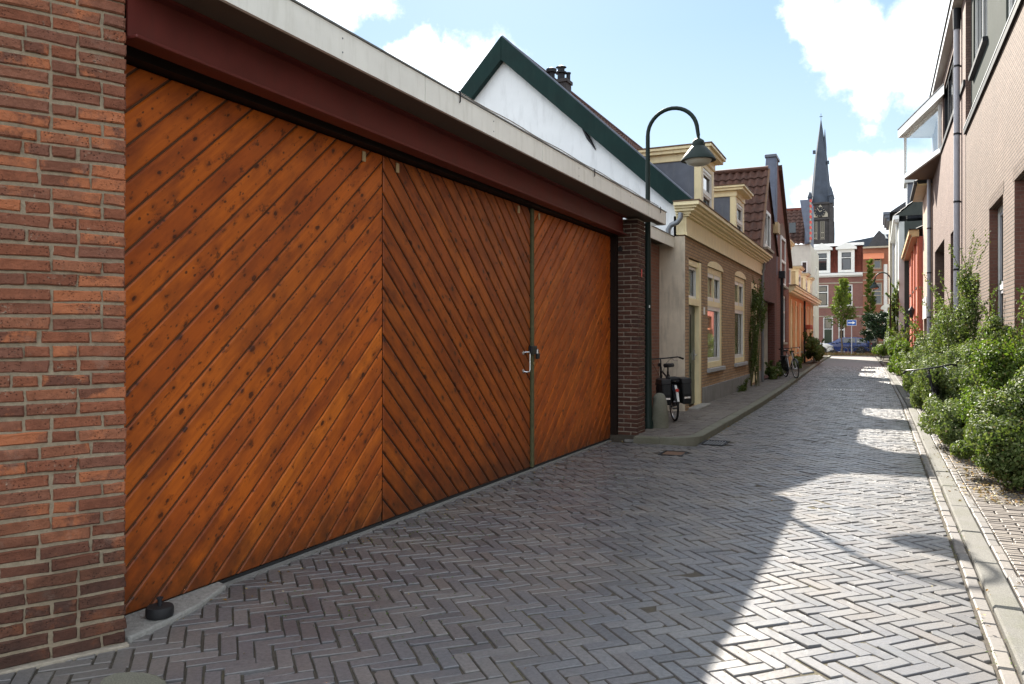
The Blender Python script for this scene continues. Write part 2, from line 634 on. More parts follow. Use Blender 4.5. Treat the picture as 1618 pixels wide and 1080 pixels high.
# stained pine boards: grain runs along each board's own x axis
def pine(name, tint=1.0):
    n = NT(name)
    o = n.obj()
    r = n.rnd()
    off = n.new('ShaderNodeVectorMath', operation='ADD')
    cb = n.new('ShaderNodeCombineXYZ')
    n.l.new(n.math('MULTIPLY', r, 37.0), cb.inputs[0])
    n.l.new(n.math('MULTIPLY', r, 91.0), cb.inputs[1])
    n.l.new(o, off.inputs[0])
    n.l.new(cb.outputs[0], off.inputs[1])
    v = off.outputs[0]
    # knots: sparse stretched cells
    vo = n.new('ShaderNodeTexVoronoi', feature='F1')
    n.l.new(n.scale(v, (8.5, 14, 0.01)), vo.inputs['Vector'])
    vo.inputs['Scale'].default_value = 1.0
    vo.inputs['Randomness'].default_value = 1.0
    cs = n.new('ShaderNodeSeparateColor')
    n.l.new(vo.outputs['Color'], cs.inputs[0])
    wob = n.noise(v, 24, 4, 0.65)
    d = n.math('ADD', vo.outputs['Distance'], n.math('MULTIPLY', n.math('SUBTRACT', wob, 0.5), 0.42))
    rad_ = n.rng(cs.outputs[0], 0.42, 1.0, 0.02, 0.22)
    knot = n.rng(n.math('SUBTRACT', d, rad_), -0.03, 0.05, 1.0, 0.0)
    knot = n.math('MULTIPLY', knot, n.math('GREATER_THAN', cs.outputs[0], 0.42))
    halo = n.rng(n.math('SUBTRACT', d, rad_), 0.0, 0.32, 1.0, 0.0)
    halo = n.math('MULTIPLY', halo, n.math('GREATER_THAN', cs.outputs[0], 0.42))
    # grain bends round the knots
    gv = n.scale(v, (0.9, 42, 1))
    gw = n.new('ShaderNodeVectorMath', operation='ADD')
    c2 = n.new('ShaderNodeCombineXYZ')
    n.l.new(n.math('MULTIPLY', halo, 2.2), c2.inputs[1])
    n.l.new(gv, gw.inputs[0])
    n.l.new(c2.outputs[0], gw.inputs[1])
    gr = n.noise(gw.outputs[0], 1.0, 5, 0.55)
    cloud = n.noise(n.scale(v, (2.2, 7, 1)), 1.0, 5, 0.6)
    T = tint
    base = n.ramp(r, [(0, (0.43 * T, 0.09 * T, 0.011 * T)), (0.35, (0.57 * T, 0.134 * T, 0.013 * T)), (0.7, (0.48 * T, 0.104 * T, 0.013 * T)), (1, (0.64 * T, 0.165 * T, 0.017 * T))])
    c = n.mix(n.rng(gr, 0.35, 0.72, 0.0, 0.5), base, (0.27 * T, 0.052 * T, 0.007 * T))
    c = n.mix(n.rng(cloud, 0.44, 0.7, 0, 0.85), c, (0.19 * T, 0.036 * T, 0.008 * T))
    c = n.mix(n.math('MULTIPLY', halo, 0.45), c, (0.13 * T, 0.028 * T, 0.008 * T))
    c = n.mix(n.math('MULTIPLY', knot, 0.86), c, (0.03, 0.009, 0.005))
    fk = n.noise(n.scale(v, (9, 15, 1)), 1.0, 6, 0.68)
    c = n.mix(n.rng(fk, 0.585, 0.66, 0, 0.8), c, (0.05 , 0.014, 0.006))
    # small nail heads and specks
    sp = n.new('ShaderNodeTexVoronoi', feature='F1')
    n.l.new(n.scale(v, (13, 21, 0.01)), sp.inputs['Vector'])
    sp.inputs['Scale'].default_value = 1.0
    c = n.mix(n.rng(n.math('ADD', sp.outputs['Distance'], n.math('MULTIPLY', n.math('SUBTRACT', wob, 0.5), 0.5)), 0.06, 0.16, 0.85, 0.0), c, (0.05, 0.016, 0.008))
    # long run-off marks
    wp = n.noise(n.scale(n.pos(), (1, 3.2, 0.55)), 1.2, 6, 0.62)
    c = n.mix(n.rng(wp, 0.45, 0.78, 0, 0.45), c, (0.17 * T, 0.046 * T, 0.012 * T))
    # grime splashed up from the street, and a few pale scuffs
    sz_ = n.new('ShaderNodeSeparateXYZ')
    n.l.new(n.pos(), sz_.inputs[0])
    gz = n.math('ADD', sz_.outputs[2], n.math('MULTIPLY', n.noise(n.scale(n.pos(), (1, 4, 4)), 2.0, 6, 0.65), -0.8))
    c = n.mix(n.rng(gz, -0.42, 0.1, 0.75, 0.0), c, (0.045, 0.018, 0.008))
    scf = n.noise(n.scale(n.pos(), (1, 14, 45)), 1.0, 3, 0.7)
    c = n.mix(n.math('MULTIPLY', n.rng(scf, 0.74, 0.78), n.rng(gz, -0.3, 0.6, 0.7, 0.0)), c, (0.4, 0.26, 0.14))
    h = n.math('ADD', n.math('MULTIPLY', gr, 0.5), n.math('MULTIPLY', knot, -0.5))
    return n.out(c, n.rng(cloud, 0.3, 0.7, 0.34, 0.52), n.bump(h, 0.22, 0.004), spec=0.3)


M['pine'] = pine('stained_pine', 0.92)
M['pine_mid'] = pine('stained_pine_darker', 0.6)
M['groove'] = paint('board_backing', (0.085, 0.035, 0.014), 0.7, 0.25)
M['groove_shade'] = paint('shaded_board_backing', (0.02, 0.009, 0.005), 0.8, 0.2)  # shade in the middle leaf's grooves, put into a near-black colour
M['red_steel'] = paint('oxide_red_steel', (0.115, 0.02, 0.015), 0.5, 0.2, 3, 0.2, dirt=((0.06, 0.02, 0.015), 0.5))
M['soffit'] = paint('brown_soffit', (0.1, 0.075, 0.055), 0.6, 0.15)
M['fascia'] = paint('off_white_fascia', (0.8, 0.785, 0.72), 0.42, 0.05, 4, 0.05, dirt=((0.5, 0.48, 0.4), 0.55))
M['edge_strip'] = paint('aluminium_edge', (0.12, 0.12, 0.115), 0.4, 0.2)
M['black_green'] = paint('black_brown_paint', (0.014, 0.008, 0.006), 0.6, 0.3, spec=0.15)
M['lamp_green'] = paint('dark_green_lacquer', (0.008, 0.018, 0.015), 0.5, 0.15, spec=0.22)
M['verge_green'] = paint('bottle_green_board', (0.006, 0.024, 0.022), 0.55, 0.2, 3, 0.1, dirt=((0.02, 0.04, 0.035), 0.5), spec=0.15)
M['white_wash'] = paint('white_painted_wall', (0.8, 0.82, 0.84), 0.7, 0.04, 2.0, 0.6, dirt=((0.52, 0.53, 0.54), 0.6))
M['stucco'] = paint('grey_beige_stucco', (0.64, 0.56, 0.45), 0.85, 0.14, 2.2, 0.7, dirt=((0.25, 0.22, 0.18), 0.7))
M['cream'] = paint('cream_paint', (0.86, 0.74, 0.46), 0.42, 0.06, 5, 0.06, dirt=((0.42, 0.31, 0.16), 0.35))
M['cream_dark'] = paint('cream_weathered', (0.5, 0.37, 0.2), 0.5, 0.12, 5, 0.1, dirt=((0.3, 0.22, 0.13), 0.5))
M['white'] = paint('white_gloss_paint', (0.74, 0.74, 0.72), 0.35, 0.04, 5, 0.05)
M['lead'] = paint('grey_lead', (0.12, 0.135, 0.17), 0.5, 0.2, 3, 0.2, dirt=((0.2, 0.21, 0.23), 0.4))
M['zinc'] = paint('grey_zinc', (0.2, 0.215, 0.235), 0.42, 0.15, 6, 0.1, metal=0.5)
M['pipe_grey'] = paint('grey_plastic_pipe', (0.42, 0.42, 0.46), 0.4, 0.08, 6, 0.03)
M['dark_door'] = paint('dark_green_door', (0.018, 0.035, 0.02), 0.3, 0.1)
M['dark'] = paint('dark_interior', (0.012, 0.012, 0.013), 0.8, 0.1)
M['grey_party'] = paint('blue_grey_render', (0.13, 0.155, 0.21), 0.75, 0.16, 3, 0.3, dirt=((0.2, 0.22, 0.26), 0.5))
M['tile_brown'] = paint('brown_clay_tile', (0.085, 0.038, 0.026), 0.75, 0.35, 5, 0.4, dirt=((0.04, 0.03, 0.026), 0.6))
M['tile_red'] = paint('red_clay_tile', (0.17, 0.042, 0.026), 0.75, 0.3, 5, 0.4, dirt=((0.08, 0.03, 0.024), 0.5))
M['tile_grey'] = paint('dark_grey_tile', (0.05, 0.05, 0.055), 0.7, 0.3, 5, 0.4)
M['slate'] = paint('church_slate', (0.05, 0.062, 0.085), 0.65, 0.25, 0.6, 0.2)
M['church_brick'] = paint('church_dark_brick', (0.058, 0.052, 0.052), 0.85, 0.3, 0.9, 0.3)
M['stone'] = paint('pale_stone', (0.38, 0.34, 0.27), 0.8, 0.15)
M['sill_stone'] = paint('grey_sill_stone', (0.36, 0.37, 0.39), 0.6, 0.12)
M['plinth'] = paint('grey_plinth', (0.23, 0.225, 0.22), 0.85, 0.15, 4, 0.4, dirt=((0.1, 0.1, 0.085), 0.6))
M['peach'] = paint('peach_render', (0.58, 0.3, 0.13), 0.75, 0.1, 3, 0.3)
M['pale_render'] = paint('pale_render', (0.55, 0.53, 0.47), 0.8, 0.1, 2, 0.3, dirt=((0.36, 0.34, 0.29), 0.5))
M['salmon'] = paint('red_painted_brick', (0.44, 0.11, 0.075), 0.75, 0.12, 6, 0.4)
M['salmon_trim'] = paint('orange_red_trim', (0.5, 0.15, 0.07), 0.5, 0.08)
M['grey_render'] = paint('light_grey_render', (0.5, 0.51, 0.49), 0.75, 0.06, 2, 0.2)
M['panel_grey'] = paint('grey_green_panel', (0.062, 0.07, 0.064), 0.9, 0.14, 2.5, 0.15, dirt=((0.04, 0.045, 0.04), 0.5), spec=0.05)
M['anthracite'] = paint('anthracite_metal', (0.02, 0.021, 0.025), 0.6, 0.15, spec=0.25)
M['rubber'] = paint('black_rubber', (0.014, 0.014, 0.015), 0.65, 0.2)
M['black_plastic'] = paint('black_plastic', (0.012, 0.012, 0.014), 0.4, 0.15)
M['chrome'] = paint('bright_steel', (0.62, 0.62, 0.63), 0.22, 0.05, metal=1.0)
M['brass'] = paint('dull_brass', (0.5, 0.36, 0.16), 0.35, 0.1, metal=1.0)
M['bark'] = paint('grey_brown_bark', (0.12, 0.09, 0.06), 0.9, 0.3, 20, 0.8)
M['stem'] = paint('green_brown_stem', (0.09, 0.085, 0.04), 0.8, 0.3, 20, 0.4)
M['blue_cable'] = paint('blue_cable', (0.012, 0.035, 0.13), 0.35, 0.1)
M['red_glass'] = paint('red_reflector', (0.5, 0.03, 0.02), 0.25, 0.1)
M['sticker_red'] = paint('red_sticker', (0.6, 0.09, 0.07), 0.5, 0.05)
M['sign_blue'] = paint('sign_blue', (0.02, 0.1, 0.42), 0.35, 0.05)
M['car_white'] = paint('white_car_paint', (0.72, 0.73, 0.74), 0.2, 0.03, spec=0.6)
M['car_blue'] = paint('blue_car_paint', (0.012, 0.035, 0.16), 0.2, 0.05, spec=0.7)
M['alloy'] = paint('silver_alloy', (0.5, 0.5, 0.51), 0.3, 0.05, metal=0.8)
M['lamp_glass'] = paint('milky_lamp_glass', (0.5, 0.48, 0.4), 0.3, 0.1)
M['curtain'] = paint('cream_curtain', (0.6, 0.52, 0.33), 0.8, 0.08)
M['red_fabric'] = paint('red_striped_blind', (0.5, 0.06, 0.045), 0.8, 0.1)
M['flower_red'] = paint('terracotta_box', (0.36, 0.085, 0.045), 0.7, 0.3)
M['oak'] = paint('brown_timber', (0.14, 0.075, 0.04), 0.6, 0.2)
M['orange_roof'] = paint('orange_awning', (0.6, 0.2, 0.1), 0.6, 0.08)

M['h1_brick'] = brick_mat('yellow_brown_brick', [(0.28, 0.18, 0.105), (0.48, 0.32, 0.19), (0.38, 0.235, 0.13), (0.56, 0.39, 0.25)], (0.19, 0.15, 0.12), stain=((0.55, 0.3, 0.13), 0.45), ms=0.016)
M['recess_brick'] = brick_mat('soft_red_brick', [(0.22, 0.09, 0.06), (0.28, 0.125, 0.085), (0.2, 0.085, 0.065)], (0.22, 0.18, 0.15))
M['h2_brick'] = brick_mat('purple_red_brick', [(0.1, 0.04, 0.033), (0.17, 0.06, 0.047), (0.13, 0.048, 0.04)], (0.16, 0.12, 0.1))
M['h3_brick'] = brick_mat('deep_red_brick', [(0.17, 0.05, 0.036), (0.25, 0.08, 0.055), (0.2, 0.06, 0.042)], (0.24, 0.2, 0.17))
M['r1_brick'] = brick_mat('light_pinkish_brick', [(0.12, 0.08, 0.058), (0.19, 0.13, 0.098), (0.155, 0.1, 0.075), (0.225, 0.16, 0.125)], (0.035, 0.026, 0.021), bump=1.0, ms=0.019)
M['r1_reveal'] = brick_mat('red_brown_brick_edge', [(0.15, 0.065, 0.05), (0.2, 0.09, 0.065)], (0.16, 0.11, 0.09))
M['r2_brick'] = brick_mat('dark_brown_brick', [(0.13, 0.08, 0.065), (0.2, 0.135, 0.11), (0.16, 0.1, 0.085), (0.24, 0.17, 0.145)], (0.08, 0.06, 0.055), bump=1.0)
M['r3_brick'] = brick_mat('tan_brick', [(0.34, 0.23, 0.17), (0.42, 0.29, 0.22), (0.38, 0.25, 0.18)], (0.34, 0.27, 0.22))
M['end_brick'] = brick_mat('plum_brick', [(0.2, 0.09, 0.075), (0.27, 0.12, 0.1), (0.23, 0.1, 0.082)], (0.25, 0.18, 0.16), bw=0.22, rh=0.07)
M['end_brick_red'] = brick_mat('orange_red_brick', [(0.27, 0.1, 0.06), (0.35, 0.135, 0.08), (0.3, 0.11, 0.07)], (0.3, 0.2, 0.15), bw=0.22, rh=0.07)


def glass_opaque(name, rough=0.04, col=(0.02, 0.024, 0.028)):
    n = NT(name)
    wob = n.noise(n.pos(), 1.7, 2)
    return n.out(col, rough, n.bump(wob, 0.03, 0.02), spec=0.9)


M['glass_dark'] = glass_opaque('window_glass_dark')


def glass_clear(name, rough=0.02, tint=(0.94, 0.96, 0.96)):
    n = NT(name)
    tr = n.new('ShaderNodeBsdfTransparent')
    tr.inputs[0].default_value = (*tint, 1)
    gl = n.new('ShaderNodeBsdfGlossy')
    gl.inputs['Roughness'].default_value = rough
    gl.inputs[0].default_value = (1, 1, 1, 1)
    fr = n.new('ShaderNodeFresnel')
    gg = n.new('ShaderNodeNewGeometry')
    n.l.new(n.rng(gg.outputs['Backfacing'], 0, 1, 1.45, 1 / 1.45), fr.inputs[0])
    ms = n.new('ShaderNodeMixShader')
    n.l.new(fr.outputs[0], ms.inputs[0])
    n.l.new(tr.outputs[0], ms.inputs[1])
    n.l.new(gl.outputs[0], ms.inputs[2])
    n.l.new(ms.outputs[0], n.n['Material Output'].inputs[0])
    return n.m


M['glass'] = glass_clear('window_glass')


def coated(name, rough, amount):
    n = NT(name)
    gl = n.new('ShaderNodeBsdfGlossy')
    gl.inputs['Roughness'].default_value = rough
    gl.inputs[0].default_value = (amount, amount, amount, 1)
    df = n.new('ShaderNodeBsdfDiffuse')
    df.inputs[0].default_value = (0.02, 0.022, 0.025, 1)
    ad = n.new('ShaderNodeAddShader')
    n.l.new(gl.outputs[0], ad.inputs[0])
    n.l.new(df.outputs[0], ad.inputs[1])
    n.l.new(ad.outputs[0], n.n['Material Output'].inputs[0])
    return n.m


M['glass_coated'] = coated('coated_window_glass', 0.04, 0.6)


# clinker paving
def paver(name, cols, gloss=0.5):
    n = NT(name)
    p = n.pos()
    r = n.rnd()
    c = n.ramp(r, [(i / (len(cols) - 1), cols[i]) for i in range(len(cols))])
    f = n.noise(p, 45, 6, 0.65)
    g = n.noise(p, 1.3, 5, 0.6)
    c = n.mix(n.rng(f, 0.35, 0.7, 0, 0.5), c, tuple(q * 0.55 for q in cols[0]))
    c = n.mix(n.rng(g, 0.45, 0.72, 0, 0.5), c, (0.19, 0.165, 0.135))
    dk = n.noise(n.scale(p, (1, .6, 1)), 0.8, 6, 0.7)
    c = n.mix(n.rng(dk, 0.54, 0.72, 0, 0.6), c, (0.05, 0.047, 0.047))
    pit = n.noise(p, 160, 3, 0.7)
    h = n.math('ADD', n.math('MULTIPLY', f, 0.7), n.math('MULTIPLY', pit, 0.3))
    return n.out(c, n.rng(f, 0.3, 0.7, gloss - 0.1, gloss + 0.12), n.bump(h, 0.32, 0.006), spec=0.55)


M['paver'] = paver('clinker_paver', [(0.092, 0.092, 0.099), (0.141, 0.139, 0.141), (0.113, 0.112, 0.121), (0.174, 0.166, 0.163), (0.127, 0.131, 0.141), (0.141, 0.127, 0.122)], 0.36)
M['paver_walk'] = paver('pavement_clinker', [(0.098, 0.082, 0.072), (0.14, 0.118, 0.1), (0.115, 0.095, 0.082), (0.16, 0.137, 0.115)], 0.62)
M['paver_pale'] = paver('pale_gutter_brick', [(0.11, 0.102, 0.096), (0.145, 0.128, 0.116), (0.12, 0.114, 0.108)], 0.6)


def bed_mat():
    n = NT('joint_sand_and_moss')
    p = n.pos()
    f = n.noise(p, 35, 5, 0.7)
    g = n.noise(p, 0.9, 5, 0.65)
    c = n.mix(f, (0.035, 0.03, 0.025), (0.11, 0.095, 0.075))
    k = n.math('MULTIPLY', n.rng(g, 0.52, 0.66), n.rng(f, 0.45, 0.6))
    c = n.mix(n.math('MULTIPLY', k, 0.8), c, (0.15, 0.135, 0.04))
    return n.out(c, 0.95, n.bump(f, 0.8, 0.01), spec=0.2)


M['bed'] = bed_mat()


def far_paving():
    """herringbone too far away for its bricks to show, same tones as the near bricks"""
    n = NT('distant_clinker')
    p = n.pos()
    f = n.noise(n.scale(p, (6, 9, 1)), 1.0, 6, 0.7)
    c = n.ramp(f, [(0.3, (0.075, 0.065, 0.06)), (0.5, (0.125, 0.105, 0.1)), (0.7, (0.17, 0.14, 0.125))])
    return n.out(c, 0.55, n.bump(f, 0.6, 0.02))


M['paving_far'] = far_paving()
M['earth'] = mortar_mat('earth', (0.1, 0.085, 0.06), (0.05, 0.05, 0.025))
M['leaf_rose'] = leaf_mat('shrub_leaf', [(0.045, 0.08, 0.018), (0.085, 0.125, 0.032), (0.125, 0.165, 0.05), (0.06, 0.095, 0.025), (0.17, 0.19, 0.07)], 0.45)
M['leaf_silver'] = leaf_mat('grey_green_leaf', [(0.08, 0.12, 0.04), (0.15, 0.19, 0.075), (0.11, 0.16, 0.05), (0.21, 0.235, 0.115)], 0.38, 0.48)
M['leaf_lime'] = leaf_mat('lime_leaf', [(0.085, 0.15, 0.025), (0.125, 0.19, 0.03), (0.065, 0.12, 0.02), (0.16, 0.19, 0.04)], 0.45)
M['leaf_tree'] = leaf_mat('young_tree_leaf', [(0.1, 0.15, 0.025), (0.14, 0.19, 0.035), (0.08, 0.13, 0.025), (0.17, 0.19, 0.04)], 0.45)
M['leaf_dark'] = leaf_mat('dark_leaf', [(0.012, 0.028, 0.014), (0.02, 0.042, 0.02), (0.03, 0.055, 0.025)], 0.15)
M['leaf_dry'] = leaf_mat('fallen_leaf', [(0.3, 0.2, 0.05), (0.22, 0.12, 0.04), (0.34, 0.29, 0.14), (0.16, 0.09, 0.04), (0.4, 0.38, 0.28)], 0.1, 0.7)


def proj(p):
    c, s = math.cos(rad(YAW)), math.sin(rad(YAW))
    f = -p[0] * s + p[1] * c
    r = p[0] * c + p[1] * s
    if f < 0.05: return None
    return 809 + FPX * r / f, 531 - FPX * (p[2] - CAM_H) / f, f


def in_frame(p, m=0):
    q = proj(p)
    return q is not None and -m < q[0] < 1618 + m and -m < q[1] < 1080 + m


# ================================================================== THE SETTING
def kx_l(y):
    """left kerb line"""
    pts = [(11.0, -2.33), (18, -2.33), (24, -2.42), (38, -2.75), (46, -2.95), (60, -3.2), (90, -3.5)]
    for (a, b), (c, d) in zip(pts, pts[1:]):
        if y <= c: return b + (d - b) * (y - a) / (c - a)
    return pts[-1][1]


def kx_r(y):
    """right edge of the carriageway"""
    pts = [(-20, 0.5), (20, 0.5), (46, 0.2), (66, -0.25), (90, -0.5)]
    for (a, b), (c, d) in zip(pts, pts[1:]):
        if y <= c: return b + (d - b) * (y - a) / (c - a)
    return pts[-1][1]


g = MB()
g.box(-600, 600, -300, 900, -0.4, -0.06)
gr = g.build('ground', M['earth'])
gr['kind'] = 'structure'

# ---- carriageway with herringbone clinkers
PL, PW, GAP = 0.232, 0.083, 0.0055
bed = MB()
bed.box(-6.5, kx_r(0) + 0.02, -6, 11.1, -0.05, -0.0095)
ys = [11.1, 18, 24, 31, 38, 46]
for a, b in zip(ys, ys[1:]):
    bed.prism([(kx_l(a) - .02, a), (kx_r(a) + .02, a), (kx_r(b) + .02, b), (kx_l(b) - .02, b)], -0.05, -0.0095, 2)
street = bed.build('street', M['bed'])
street['kind'] = 'structure'

Y_FINE = 44.0
regions = [[(-3.68, 0.8), (0.488, 0.8), (0.488, 11.06), (-3.68, 11.06)], [(-4.4, 0.8), (-3.685, 0.8), (-3.685, 2.2), (-4.4, 2.9)]]
ys = [11.06, 14, 18, 21, 24, 28, 32, 36, 40, Y_FINE]
for a, b in zip(ys, ys[1:]):
    regions.append([(kx_l(a) + .01, a), (kx_r(a) - .012, a), (kx_r(b) - .012, b), (kx_l(b) + .01, b)])

DRAIN = (-2.33, -1.98, 11.35, 11.85)
COVER = (-2.62, -2.3, 10.15, 10.55)


def brick_poly_mesh(mb, poly, z, bev=0.007, depth=0.05, tilt=(0, 0)):
    poly = dedupe(poly)
    if len(poly) < 3 or area(poly) < 0.0012: return False
    top = inset(poly, bev)
    top = dedupe(top)
    if len(top) != len(poly): 
        top = poly
    n = len(poly)
    cx = sum(p[0] for p in poly) / n
    cy = sum(p[1] for p in poly) / n
    def zz(p): return z + (p[0] - cx) * tilt[0] + (p[1] - cy) * tilt[1]
    vs = [(p[0], p[1], z - depth) for p in poly] + [(p[0], p[1], zz(p) - bev) for p in poly] + [(p[0], p[1], zz(p)) for p in top]
    fs = [(i, (i + 1) % n, n + (i + 1) % n, n + i) for i in range(n)]
    fs += [(n + i, n + (i + 1) % n, 2 * n + (i + 1) % n, 2 * n + i) for i in range(n)]
    fs.append(tuple(range(2 * n, 3 * n)))
    mb.add(vs, fs)
    return True


S2 = math.sqrt(0.5)
e1 = (S2, -S2)
e2 = (S2, S2)


def B2W(a, b):
    return (a * e1[0] + b * e2[0] - 1.3, a * e1[1] + b * e2[1] + 4.0)


pavers = []
LL, WW = PL, PW
cand = []
N = 620
span_k = range(-140, 200)
for m in range(-260, 260):
    for k in range(-140, 200):
        ox, oy = k * WW + m * LL, k * WW - m * LL
        c = B2W(ox, oy)
        if not (-5.2 < c[0] < 1.2 and 0.3 < c[1] < Y_FINE + .5): continue
        for rect in (((ox, oy), (ox + LL, oy + WW)), ((ox - WW, oy), (ox, oy + LL))):
            (xa, ya), (xb, yb) = rect
            h = GAP / 2
            j = 0.0035
            xa, ya, xb, yb = xa + h + R.uniform(-j, j), ya + h + R.uniform(-j, j), xb - h + R.uniform(-j, j), yb - h + R.uniform(-j, j)
            q = 0.006
            poly = [B2W(xa + R.uniform(0, q), ya + R.uniform(0, q)), B2W(xb - R.uniform(0, q), ya + R.uniform(0, q)), B2W(xb - R.uniform(0, q), yb - R.uniform(0, q)), B2W(xa + R.uniform(0, q), yb - R.uniform(0, q))]
            if area(poly) < 0: poly = poly[::-1]
            if c[1] < 14 and R.random() < .4:   # a knocked-off corner
                kk = R.randrange(4)
                p0, pa, pb = poly[kk], poly[kk - 1], poly[(kk + 1) % 4]
                da, db = R.uniform(.006, .03), R.uniform(.006, .03)
                qa = tuple(p0[t_] + (pa[t_] - p0[t_]) / math.dist(p0, pa) * da for t_ in (0, 1))
                qb = tuple(p0[t_] + (pb[t_] - p0[t_]) / math.dist(p0, pb) * db for t_ in (0, 1))
                poly = poly[:kk] + [qa, qb] + poly[kk + 1:]
            cand.append(poly)
for poly in cand:
    cy = sum(p[1] for p in poly) / len(poly)
    for rg in regions:
        if min(p[1] for p in poly) > max(q[1] for q in rg) or max(p[1] for p in poly) < min(q[1] for q in rg): continue
        c = clip_to(poly, rg)
        if len(c) < 3 or area(c) < 0.0015: continue
        cx = sum(p[0] for p in c) / len(c)
        cyy = sum(p[1] for p in c) / len(c)
        if DRAIN[0] - .04 < cx < DRAIN[1] + .04 and DRAIN[2] - .04 < cyy < DRAIN[3] + .04: continue
        if COVER[0] - .04 < cx < COVER[1] + .04 and COVER[2] - .04 < cyy < COVER[3] + .04: continue
        pavers.append((c, cx, cyy))


def vis_key(t):
    p = (t[1], t[2], 0)
    q = proj(p)
    return q[2] if in_frame(p, 20) else 1e6


pavers.sort(key=vis_key)


def ground_z(x, y):
    return 0.008 * math.sin(x * 1.3 + y * 0.7) * math.sin(y * 0.9 - x * 0.4) * 0.45 - 0.001


rest = MB()
for i, (c, cx, cy) in enumerate(pavers):
    z = ground_z(cx, cy) + R.gauss(0, 0.0022)
    tl = (R.gauss(0, 0.016), R.gauss(0, 0.016))
    if i < 300:
        b = MB()
        if brick_poly_mesh(b, c, z, 0.003, 0.05, tl):
            b.build('paving_brick', M['paver'], street, loc=(cx, cy, 0), recalc=False)
    else:
        brick_poly_mesh(rest, c, z, 0.0042, 0.045, tl)
rest.build('paving_bricks', M['paver'], street, kind='stuff', recalc=False)
far = MB()
ysf = [Y_FINE, 52, 60, 66]
for a, b in zip(ysf, ysf[1:]):
    far.quad((kx_l(a), a, -0.003), (kx_r(a), a, -0.003), (kx_r(b), b, -0.003), (kx_l(b), b, -0.003))
far.build('distant_paving', M['paving_far'], street, kind='stuff')
# cross road with its parking strip at the end of the street
cr = MB()
cr.box(-60, 60, 66.0, 77.2, -0.05, -0.004)
cross = cr.build('cross_road', M['paving_far'])
cross['kind'] = 'structure'

# ---- drain grate in the gutter, utility cover, mossy stone
t = thing('drain_grate', 'cast iron drain grate with slots in the gutter by the kerb corner', 'drain', (-2.155, 11.6, 0))
x0, x1, y0, y1 = DRAIN
MB().box(x0, x1, y0, y0 + .03, -.05, .006).box(x0, x1, y1 - .03, y1, -.05, .006).box(x0, x0 + .03, y0 + .03, y1 - .03, -.05, .006).box(x1 - .03, x1, y0 + .03, y1 - .03, -.05, .006).build('frame', M['anthracite'], t)
b = MB()
for i in range(7):
    xx = x0 + .055 + i * .04
    b.box(xx - .009, xx + .009, y0 + .03, y1 - .03, -.03, .002)
b.build('bars', M['zinc'], t)
t = thing('utility_cover', 'small rusty square utility cover set in the paving near the brick pier', 'cover', (-2.46, 10.35, 0))
x0, x1, y0, y1 = COVER
MB().box(x0, x1, y0, y0 + .025, -.05, .003).box(x0, x1, y1 - .025, y1, -.05, .003).box(x0, x0 + .025, y0 + .025, y1 - .025, -.05, .003).box(x1 - .025, x1, y0 + .025, y1 - .025, -.05, .003).build('frame', M['anthracite'], t)
MB().box(x0 + .03, x1 - .03, y0 + .03, y1 - .03, -.04, -.004).build('lid', M['oak'], t, bevel=.006)
ms = MB()
ms.prism([(-2.98 + .17 * math.cos(a) * (1 + .1 * math.sin(3 * a)), 2.42 + .12 * math.sin(a)) for a in [i * math.pi / 7 for i in range(14)]], -.04, .022, 2)
o = ms.build('cobble', M['kerb_mossy'], loc=(-2.98, 2.42, 0), bevel=.012)
tag(o, 'rounded mossy stone set in the ground below the left brick wall', 'stone')

# ---- right gutter row, kerb band, edging row and pavement
walk = MB()
ys = [-6, 20, 30, 46, 66]
for a, b in zip(ys, ys[1:]):
    walk.prism([(kx_r(a) + .02, a), (2.6, a), (2.6, b), (kx_r(b) + .02, b)], -0.05, -0.012, 2)
rwalk = walk.build('right_pavement', M['bed'])
rwalk['kind'] = 'structure'


def row_stones(parent, name, mat, off0, off1, length, y0, y1, ztop, line, jit=0.004, bev=.008, gap=.008, limit=None, stuff_name=None):
    y = y0
    many = MB()
    cnt = 0
    while y < y1:
        ll = length * R.uniform(.94, 1.06)
        a, b = y + gap / 2, min(y + ll, y1) - gap / 2
        j = R.uniform(-jit, jit)
        poly = [(line(a) + off0 + j, a), (line(a) + off1 + j, a + R.uniform(-jit, jit)), (line(b) + off1 + j, b + R.uniform(-jit, jit)), (line(b) + off0 + j, b)]
        z = ztop + R.uniform(-jit, jit)
        if (limit is None or cnt < limit):
            m_ = MB()
            brick_poly_mesh(m_, poly, z, bev, .09, (R.gauss(0, .01), R.gauss(0, .01)))
            m_.build(name, mat, parent, loc=(line(y) + off0, (a + b) / 2, 0), recalc=False)
            cnt += 1
        else:
            brick_poly_mesh(many, poly, z, bev, .09)
        y += ll
    if many.v: many.build(stuff_name or name + 's', mat, parent, kind='stuff', recalc=False)


row_stones(rwalk, 'gutter_brick', M['paver_pale'], 0.008, 0.08, .215, 1.5, 44, 0.004, kx_r, limit=90, stuff_name='gutter_bricks')
row_stones(rwalk, 'kerb_stone', M['kerb'], 0.09, 0.235, 1.0, 1.2, 64, 0.03, kx_r, .002, .012, .012)
row_stones(rwalk, 'edging_brick', M['paver_pale'], 0.243, 0.31, .205, 1.5, 40, 0.026, kx_r, limit=60, stuff_name='edging_bricks')
